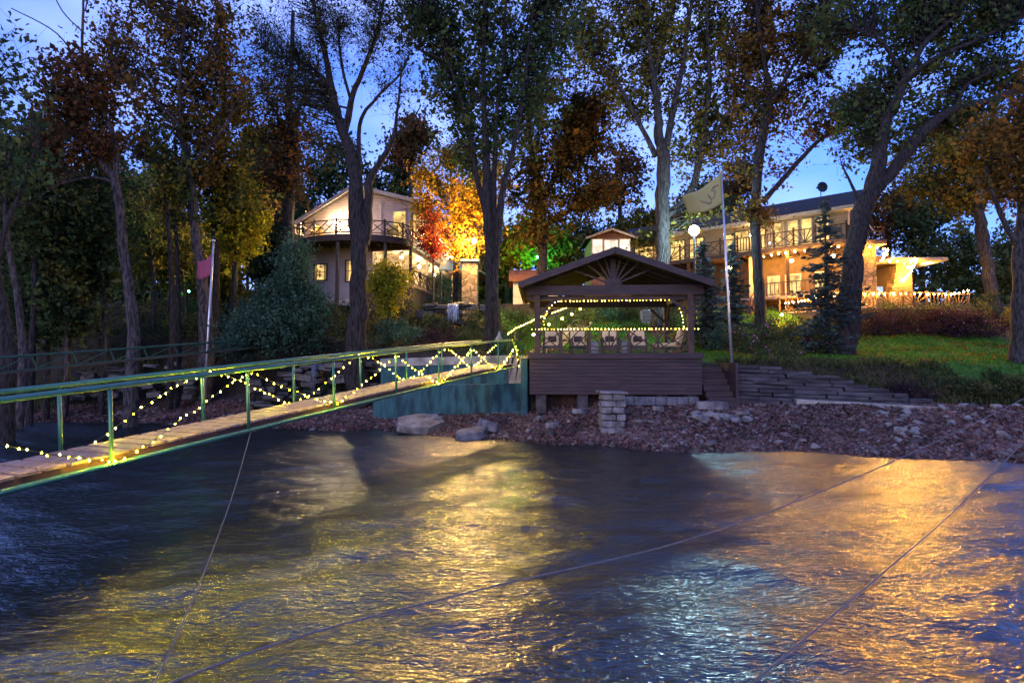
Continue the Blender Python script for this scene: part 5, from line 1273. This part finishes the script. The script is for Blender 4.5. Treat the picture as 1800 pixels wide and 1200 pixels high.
# --- right group
tree('tall oak lit blue by the lamp, right of the gazebo ridge', 33, [[(1162, 575, 30), (1162, 480, 26), (1164, 400, 25), (1163, 300, 24), (1158, 240, 17), (1150, 170, 12), (1140, 80, 8), (1135, -40, 5)], [(1163, 300, 14), (1180, 200, 11), (1198, 120, 8), (1210, 40, 6), (1225, -40, 4)], [(1152, 275, 10), (1125, 220, 8), (1095, 165, 6), (1060, 120, 4), (1010, 60, 3)], [(1172, 385, 12, .4), (1205, 350, 11, .6), (1228, 310, 12, .6), (1240, 240, 11, .5), (1250, 150, 8), (1245, 60, 6), (1240, -30, 4)], [(1238, 250, 7), (1280, 200, 5), (1310, 130, 4), (1360, 50, 3)], [(1150, 180, 6), (1160, 90, 5), (1185, 10, 3)], [(1182, 190, 6), (1220, 150, 4), (1245, 105, 3)]],
     [(1120, 60, 90, 70, 60), (1200, 60, 90, 70, 54), (1060, 100, 60, 70, 36), (1110, 170, 60, 50, 34), (1210, 190, 60, 50, 30), (1270, 110, 60, 70, 34), (1250, 250, 50, 50, 26), (1090, 0, 100, 50, 34), (1250, -30, 120, 50, 34), (1200, 280, 40, 30, 14), (1290, 30, 60, 50, 30), (1160, 120, 50, 60, 30), (1270, 200, 40, 40, 20), (1030, 40, 60, 60, 34), (1150, -50, 140, 40, 34), (1128, 425, 30, 16, 14), (1212, 385, 40, 22, 14), (1262, 372, 24, 26, 12, 0), (1300, 250, 40, 40, 14)], L_OLIVE, BARKG, size=.18, per=62, bdy=1.4, thin=.9)
tree('straight dark oak with a long right limb before the lodge', 31, [[(1336, 570, 19), (1335, 470, 17), (1334, 390, 16), (1336, 300, 16), (1347, 210, 14), (1350, 150, 9), (1340, 90, 7), (1330, 10, 5)], [(1341, 355, 10), (1370, 320, 9), (1405, 280, 8), (1450, 240, 6), (1505, 205, 5), (1550, 170, 3)], [(1350, 190, 8), (1385, 130, 6), (1420, 70, 5), (1455, 10, 4)], [(1347, 200, 7), (1320, 160, 5), (1300, 110, 4), (1270, 90, 3)], [(1352, 170, 6), (1400, 140, 4), (1450, 120, 3)]],
     [(1340, 80, 75, 65, 54), (1400, 90, 70, 60, 44), (1300, 140, 50, 60, 30), (1440, 170, 60, 40, 26), (1380, 200, 50, 40, 24), (1500, 190, 50, 40, 26), (1400, 20, 90, 50, 40), (1310, 230, 45, 50, 20), (1450, 230, 45, 30, 12), (1300, 300, 35, 30, 12), (1360, -40, 110, 50, 26), (1365, 300, 30, 35, 8), (1470, 80, 50, 60, 26), (1330, 180, 50, 40, 22), (1318, 372, 26, 18, 10, 0), (1360, 384, 18, 12, 6, 0)], L_OAK, BARK, size=.17, per=60, bdy=1.2, thin=.9)
tree('huge dark leaning oak at the right with a heavy branch reaching to the right edge', 27, [[(1482, 600, 40), (1494, 480, 34), (1515, 370, 31), (1538, 310, 28), (1562, 210, 18), (1585, 150, 16), (1592, 130, 13), (1630, 70, 9), (1690, 20, 6)], [(1530, 340, 24), (1570, 300, 21), (1620, 235, 18), (1680, 195, 15), (1740, 178, 12), (1830, 140, 9)], [(1590, 135, 9), (1570, 100, 7), (1545, 70, 5), (1500, 50, 4)], [(1592, 140, 9), (1650, 100, 7), (1720, 70, 6), (1800, 30, 4)], [(1680, 195, 8), (1700, 150, 6), (1760, 120, 4)], [(1520, 380, 7), (1500, 330, 5), (1480, 290, 3)]],
     [(1560, 40, 80, 60, 50), (1650, 40, 90, 60, 60), (1740, 60, 80, 70, 54), (1560, 150, 60, 45, 30), (1660, 140, 70, 45, 40), (1760, 150, 60, 50, 34), (1530, 220, 60, 35, 34), (1500, 260, 45, 40, 20), (1620, 220, 45, 30, 16), (1690, 240, 60, 30, 22), (1600, -40, 140, 50, 40), (1770, -20, 100, 50, 30), (1480, 180, 50, 30, 16), (1590, 270, 35, 25, 10), (1450, 60, 60, 50, 22)], L_DARK, BARK, size=.18, per=70, bdy=1.5, thin=.72)
tree('amber lit trunk with a golden crown right of the stone pavilion', 41, [[(1746, 560, 20), (1738, 470, 18), (1728, 410, 18), (1716, 370, 14), (1700, 320, 9), (1680, 270, 6)], [(1722, 385, 9), (1745, 310, 6), (1755, 240, 4)], [(1712, 380, 6), (1690, 360, 5), (1660, 350, 3)]], [(1670, 300, 60, 45, 50), (1720, 300, 60, 60, 44), (1640, 280, 50, 40, 30), (1690, 360, 35, 25, 18), (1750, 240, 60, 50, 34), (1610, 330, 40, 30, 16), (1680, 230, 70, 35, 30)], L_OLIVE, BARKG, size=.20, per=74)
tree('grey trunk at the right edge with a crooked left limb', 24, [[(1793, 620, 24), (1794, 520, 21), (1794, 420, 19), (1800, 330, 15), (1812, 220, 10)], [(1793, 455, 10), (1768, 400, 8), (1745, 340, 7), (1732, 280, 5), (1722, 230, 3)]], [(1790, 250, 60, 60, 40), (1740, 260, 45, 50, 18), (1800, 340, 40, 50, 22), (1820, 180, 60, 60, 26), (1770, 330, 35, 30, 10)], L_OAK, BARKG, size=.16, per=62)
# --- trees beyond the houses
far = [(580, 300, 70, 70, 58, L_DARK, 'dark tree behind the peak of the left house roof'), (690, 330, 50, 55, 60, L_DARK, 'dark tree behind the right slope of the left house roof'), (720, 250, 45, 50, 56, L_RED, 'dark red tree above the orange maple'), (1090, 310, 60, 60, 62, L_RED, 'thin russet tree behind the gazebo ridge'), (1000, 420, 60, 45, 58, L_DARK, 'dark tree low behind the left half of the gazebo roof'), (1120, 400, 50, 40, 60, L_OLIVE, 'olive tree behind the sunroom'), (890, 440, 45, 45, 52, L_OLIVE, 'small olive tree near the green flood lamp'), (1230, 370, 60, 50, 60, L_DARK, 'dark tree above the left wing of the lodge'), (1560, 380, 50, 60, 60, L_RED, 'dark red tree right of the lodge roof end'), (1620, 400, 60, 70, 58, L_DARK, 'dark tree directly behind the stone pavilion'), (1690, 450, 55, 60, 60, L_DARK, 'dark tree low on the skyline right of the pavilion'), (1770, 460, 50, 70, 56, L_DARK, 'dark tree on the skyline at the right edge'), (1640, 340, 60, 50, 70, L_RED, 'sparse russet tree high behind the pavilion'), (455, 440, 30, 45, 56, L_DARK, 'thin dark tree across the bright gap left of the house'), (540, 400, 50, 60, 56, L_DARK, 'dark tree beside the left eave of the house'), (1290, 330, 50, 45, 64, L_RED, 'russet tree behind the silver flagpole'), (930, 430, 40, 40, 50, L_YELL, 'leafy tree tinted green by the flood lamp'), (980, 440, 36, 34, 49, L_OLIVE, 'low tree tinted green right of the flood lamp'), (40, 260, 80, 60, 50, L_DARK, 'bluish dark tree at the left skyline'), (450, 270, 60, 60, 52, L_OLIVE, 'olive tree on the skyline left of the house')]
for px, py, rx, ry, Y, lf, l in far:
    tree(l, Y, [[(px + 3, 520, 9), (px, py + ry * .5, 7), (px + 5, py - ry * .4, 3)], [(px, py + ry * .6, 4), (px - rx * .5, py, 3)], [(px, py + ry * .6, 4), (px + rx * .5, py - 5, 3)]], [(px, py, rx, ry, 46), (px - rx * .4, py + ry * .4, rx * .6, ry * .5, 16), (px + rx * .4, py - ry * .3, rx * .6, ry * .5, 16)], lf, BARK, size=.30, per=62, spread=.7, name='distant_tree', group='trees beyond the houses')

# ------------------------------------------------------------------ conifers and shrubs
def spruce(lab, px, Y, py_top, half, leaf, name='spruce_tree', levels=26, dens=1.0, droop=.25, py_bot=None, bare=0.06):
    x = PX(px, Y); g = gz(x, Y); top = P(px, py_top, Y).z; H = top - g; k = Y / F; W = half * k
    root = thing(name, lab, 'conifer', (x, Y, g)); nt_ = NT()
    nt_.tube(np.array([(x, Y, g - .1), (x, Y, g + H * .5), (x, Y, top)]), np.array([.05 + H * .012, .03 + H * .006, .008]), 8)
    C, D = [], []
    for i_ in range(levels):
        h = bare + (1 - bare) * (i_ / levels); R = W * (1 - h) ** .8 * RNG.uniform(.75, 1.1) + .08
        for b_ in range(int(RNG.integers(6, 10))):
            a = RNG.uniform(0, 6.28); r = R * RNG.uniform(.35, 1.2); z0 = g + H * h + RNG.uniform(-.22, .22)
            u = np.linspace(0, 1, 7)[:, None]; dirv = np.array([math.cos(a), math.sin(a), 0])
            br = np.array([x, Y, z0]) + u * dirv * r + np.array([0, 0, 1]) * (-droop * r * np.sin(u * 2.2) + .12 * r * u * u)
            nt_.tube(br[::2], np.array([.018, .012, .008, .004]), 3)
            n = int(max(8, 34 * r * dens)); s = RNG.random(n) ** .8; base_ = br[np.minimum((s * 6).astype(int), 6)]
            side = np.cross(dirv, [0, 0, 1]) * RNG.uniform(-1, 1, n)[:, None] * (.22 * r * (1.1 - s))[:, None]
            C.append(base_ + side + RNG.normal(size=(n, 3)) * .03); D.append(np.tile(dirv, (n, 1)) + side * 2 + np.array([0, 0, -.15]))
    nt_.build('trunk', BARK, root); leaves_mesh('crown', np.concatenate(C), .19, leaf, root, .32, .8, np.concatenate(D)); return root
spruce('blue spruce beneath the bluish white lamp, behind the silver flagpole', 1240, 29, 424, 60, L_SPRUCE, dens=1.7)
spruce('open branched blue spruce before the lodge, left of the leaning oak', 1456, 26.5, 345, 84, L_SPRUCE, dens=1.4, levels=26)
spruce('dark spruce close behind the right gazebo post', 1292, 30.5, 425, 46, L_SPRUCE, dens=1.6)
tree('broad bushy cedar before the left house, left of the bare tree', 28.5, [[(520, 600, 9), (518, 520, 6), (516, 440, 3)], [(519, 570, 5), (480, 540, 3)], [(519, 560, 5), (550, 530, 3)]], [(517, 470, 26, 42, 40), (512, 530, 48, 40, 60), (505, 580, 68, 26, 60), (545, 545, 30, 36, 30), (470, 565, 34, 30, 30)], L_CEDAR, BARK, size=.105, per=150, name='cedar_tree', cat='conifer', spread=.5)
tree('low bushy cedar on the shore bank left of the broad one', 27.6, [[(448, 620, 6), (446, 580, 4), (445, 545, 2)]], [(448, 580, 44, 24, 40), (420, 600, 34, 16, 22)], L_CEDAR, BARK, size=.10, per=140, name='cedar_tree', cat='conifer', spread=.5)
def bush(lab, px, Y, rx, ry, leaf, n=2200, name='shrub', size=.10, flowers=0, fl=None, py=None, base=None, dep=None, boxy=False):
    x = PX(px, Y); k = Y / F; W, Hh = rx * k, 2 * ry * k; D = dep or W * .8; g = gz(x, Y) if base is None else base
    root = thing(name, lab, 'hedge' if boxy else 'shrub', (x, Y, g)); nt_ = NT()
    m = max(14, n // 60); v = RNG.normal(size=(m, 3)); v /= np.linalg.norm(v, axis=1)[:, None]; v[:, 2] = np.abs(v[:, 2])
    if boxy: v /= np.max(np.abs(v), axis=1)[:, None] ** .85
    cl = v * (RNG.random(m) ** .3)[:, None] * np.array([W, D, Hh]); cl[:, 2] += .06
    for c in cl[::3]:
        s = np.array([c[0] * .35, c[1] * .35, 0]); nt_.tube(np.array([s, (s + c) / 2 + [0, 0, .05], c]) + [x, Y, g], np.array([.014, .010, .004]), 4)
    nt_.build('stem', BARK, root)
    C = np.repeat(cl, max(1, n // m), 0); C = C + RNG.normal(size=C.shape) * min(.16, W * .22); C[:, 2] = np.maximum(C[:, 2], .02)
    leaves_mesh('foliage', C + [x, Y, g], size, leaf, root, .55, .5)
    if flowers:
        c2 = cl[np.linalg.norm(cl / [W, D, Hh], axis=1) > .6]; C = c2[RNG.integers(0, len(c2), flowers)] + RNG.normal(size=(flowers, 3)) * .10
        leaves_mesh('blossom', C + [x, Y - .08, g + .05], size * .8, fl or L_PINK, root, .8, .5)
    return root
B_ = [(1305, 27, 30, 24, L_HEDGE, 60, 'flowering shrub with purple blooms at the foot of the silver flagpole'), (1345, 28, 36, 26, L_HEDGE, 90, 'purple blooming shrub under the straight oak'), (1390, 28.5, 34, 22, L_HEDGE, 20, 'rounded shrub between the straight oak and the spruce'), (1425, 27.5, 30, 20, L_PURP, 30, 'reddish shrub left of the spruce trunk'), (1455, 26.5, 26, 17, L_HEDGE, 70, 'low pink blooming shrub under the spruce'), (1375, 26, 40, 13, L_HEDGE, 30, 'low spreading shrub at the lawn edge before the straight oak'), (1265, 28, 26, 18, L_CEDAR, 0, 'low dark evergreen shrub just right of the gazebo'),
      (1020, 34, 36, 24, L_HEDGE, 0, 'rounded shrub on the slope seen through the left of the gazebo'), (1075, 35.5, 34, 20, L_CEDAR, 0, 'low green shrub seen through the middle of the gazebo'), (1120, 36, 30, 18, L_HEDGE, 0, 'dark shrub beside the grey utility box'), (1190, 34, 34, 24, L_HEDGE, 0, 'dark shrub behind the blue lit oak trunk'), (905, 31, 36, 30, L_HEDGE, 0, 'dark clipped shrub left of the gazebo eave'), (895, 27, 26, 18, L_CEDAR, 0, 'low shrub beside the path at the top of the gangway'),
      (600, 33, 60, 28, L_HEDGE, 0, 'wide dark shrub below the left house windows'), (720, 33.5, 46, 26, L_HEDGE, 0, 'dark shrub under the porch left of the waterfall'), (765, 32, 30, 22, L_HEDGE, 0, 'shrub just left of the waterfall'), (835, 32.5, 30, 24, L_HEDGE, 0, 'shrub between the waterfall and the twin trunks'), (700, 29.5, 50, 20, L_CEDAR, 0, 'low leafy shrub right of the bare tree base'), (600, 28.6, 40, 18, L_HEDGE, 0, 'low leafy shrub left of the bare tree base'), (770, 29.5, 44, 18, L_PURP, 0, 'dim purplish shrub below the waterfall'), (830, 28.8, 30, 16, L_HEDGE, 0, 'small shrub at the foot of the twin trunks'),
      (330, 32, 50, 20, L_DARK, 0, 'dark ground shrub in the left woods near the flagpole'), (420, 34, 50, 26, L_CEDAR, 0, 'green shrub below the bright gap in the woods'), (150, 30, 60, 22, L_DARK, 0, 'dark shrub on the bank in the left woods'), (250, 31, 50, 18, L_DARK, 0, 'dark shrub between the pale and dark trunks'), (560, 27.8, 40, 14, L_CEDAR, 0, 'low spreading evergreen above the trickling fall'), (60, 29.5, 60, 24, L_DARK, 0, 'dark shrub near the left edge of the woods'), (1700, 22.4, 36, 9, L_HEDGE, 0, 'scrubby weeds at the right end of the slate wall'), (1500, 22.9, 40, 8, L_HEDGE, 0, 'low weeds hanging over the slate wall top'), (1590, 22.6, 44, 8, L_PURP, 0, 'reddish weeds over the stepped end of the slate wall'), (1745, 36.5, 44, 20, L_HEDGE, 0, 'dark shrub behind the hedge by the amber lit trunk'), (1800, 34, 50, 22, L_OLIVE, 0, 'olive shrub behind the grey trunk at the right edge'), (1415, 33.5, 36, 17, L_HEDGE, 20, 'leafy shrub under the terrace corner behind the spruce'), (1350, 32.5, 34, 15, L_HEDGE, 0, 'shrub below the lodge steps'), (785, 41, 34, 30, L_CEDAR, 0, 'dark shrub between the house porch and the stone pillar'), (1785, 22.0, 30, 16, L_HEDGE, 0, 'dark scrub at the right edge above the shore')]
for px, Y, rx, ry, lf, fl, l in B_:
    bush(l, px, Y, rx, ry, lf, int(900 + rx * ry * 1.6), flowers=fl)
bush('long loose purplish hedge along the top of the right lawn', 1595, 32.4, 118, 20, L_PURP, 9000, 'hedge', .10, 60, dep=.9, boxy=True)
bush('right half of the loose purplish hedge beside the edge trunk', 1712, 32.0, 50, 20, L_PURP, 4200, 'hedge', .10, 20, dep=.9, boxy=True)
bush('clipped dark green hedge directly below the terrace rail', 1625, 33.2, 124, 26, L_HEDGE, 9500, 'hedge', .085, dep=.35, boxy=True)
# undergrowth on the dim left slope
def woods(X, Y): return (gh(X, Y) > 1.3) & (X < -.8) & (Y > np.interp(X, YB_X, YB_Y) + .6)
c = scatter(26000, -27, -.8, 27, 40, woods)
C = np.column_stack([c, gh(c[:, 0], c[:, 1]) + RNG.gamma(1.5, .07, len(c))])
label(leaves_mesh('undergrowth', C, .13, L_HEDGE, None, .5, 1.0), 'dim leafy undergrowth covering the left slope', 'undergrowth', kind='stuff')
c = scatter(9000, 8.7, 22, 20, 24.5, lambda X, Y: (Y > np.interp(X, YB_X, YB_Y) + .05) & (Y < np.interp(X, YB_X, YB_Y) + 1.5 + np.sin(X * 3) * .4))
C = np.column_stack([c, gh(c[:, 0], c[:, 1]) + RNG.gamma(1.5, .05, len(c))])
dd = np.zeros((len(c), 3)); dd[:, 2] = 1
label(leaves_mesh('weeds', C, .16, L_HEDGE, None, .25, 0, dd), 'rough weeds along the top of the slate wall', 'weeds', kind='stuff')

n = 85000
Y = RNG.uniform(52, 66, n); px = RNG.uniform(-150, 900, n); top = 330 + 70 * np.sin(px * .021) + 40 * np.sin(px * .057 + 1) + 80 * (px > 520)
py = top + (560 - top) * RNG.random(n) ** .8
keep = ~((np.abs(px - 438) < 26) & (np.abs(py - 487) < 24))
C = np.column_stack([(px - 900) / F * Y, Y, CAMH + (645 - py) / F * Y])[keep]
label(leaves_mesh('far_woods', C, .55, L_DARK, None, .6, .4), 'dark mass of woods closing the view behind the left trees', 'woods', kind='stuff')
n = 30000
Y = RNG.uniform(56, 75, n); px = RNG.uniform(820, 1960, n); top = 470 + 25 * np.sin(px * .03) + 15 * np.sin(px * .083 + 1)
py = top + (600 - top) * RNG.random(n) ** .9
C = np.column_stack([(px - 900) / F * Y, Y, CAMH + (645 - py) / F * Y])
label(leaves_mesh('far_woods', C, .55, L_DARK, None, .6, .4), 'low dark band of woods behind the lodge and gazebo', 'woods', kind='stuff')

c = scatter(5200, -.5, 26, 20, 36, lambda X, Y: (RNG.random(len(X)) < lawn_w(X, Y)) & (np.sin(X * 1.3 + Y * .7) + np.sin(Y * 1.9 - X * .4) + RNG.normal(size=len(X)) > .3))
C = np.column_stack([c, gh(c[:, 0], c[:, 1]) + .085])
label(leaves_mesh('fallen_leaves', C, .12, L_OAK, None, .65, 2.5), 'scattered brown fallen leaves on the green lawn', 'fallen leaves', kind='stuff')
for k, (px, Y, L, rz, l) in enumerate(((1180, 19.6, 1.5, .25, 'thin grey driftwood stick on the beach right of the pillar'), (1420, 19.3, 2.2, -.2, 'long driftwood branch lying on the right middle of the beach'), (1640, 18.3, 1.7, .5, 'forked driftwood stick near the right waterline'), (1010, 20.6, 1.1, -.5, 'short driftwood stick left of the stone pillar'), (640, 24.4, 1.6, .3, 'driftwood stick near the water under the gangway'), (1560, 20.4, 1.9, -.35, 'bent driftwood branch below the stepped wall end'))):
    x = PX(px, Y); d = Vector((math.cos(rz), math.sin(rz), 0)) * L / 2
    pts = []
    for q in range(6):
        u = q / 5 * 2 - 1; w_ = Vector((x, Y, 0)) + d * u + Vector((random.uniform(-.05, .05), random.uniform(-.05, .05), 0)); w_.z = gz(w_.x, w_.y) + .05 + random.uniform(0, .04); pts.append(w_)
    m_ = MB(); m_.tube(pts, [.035, .04, .036, .03, .024, .012], 6); m_.tube([pts[3], pts[3] + Vector((.12, .18, .10)), pts[3] + Vector((.3, .3, .14))], [.02, .014, .007], 5)
    label(m_.build('driftwood', BARKL, None, smooth_=True), l, 'driftwood')
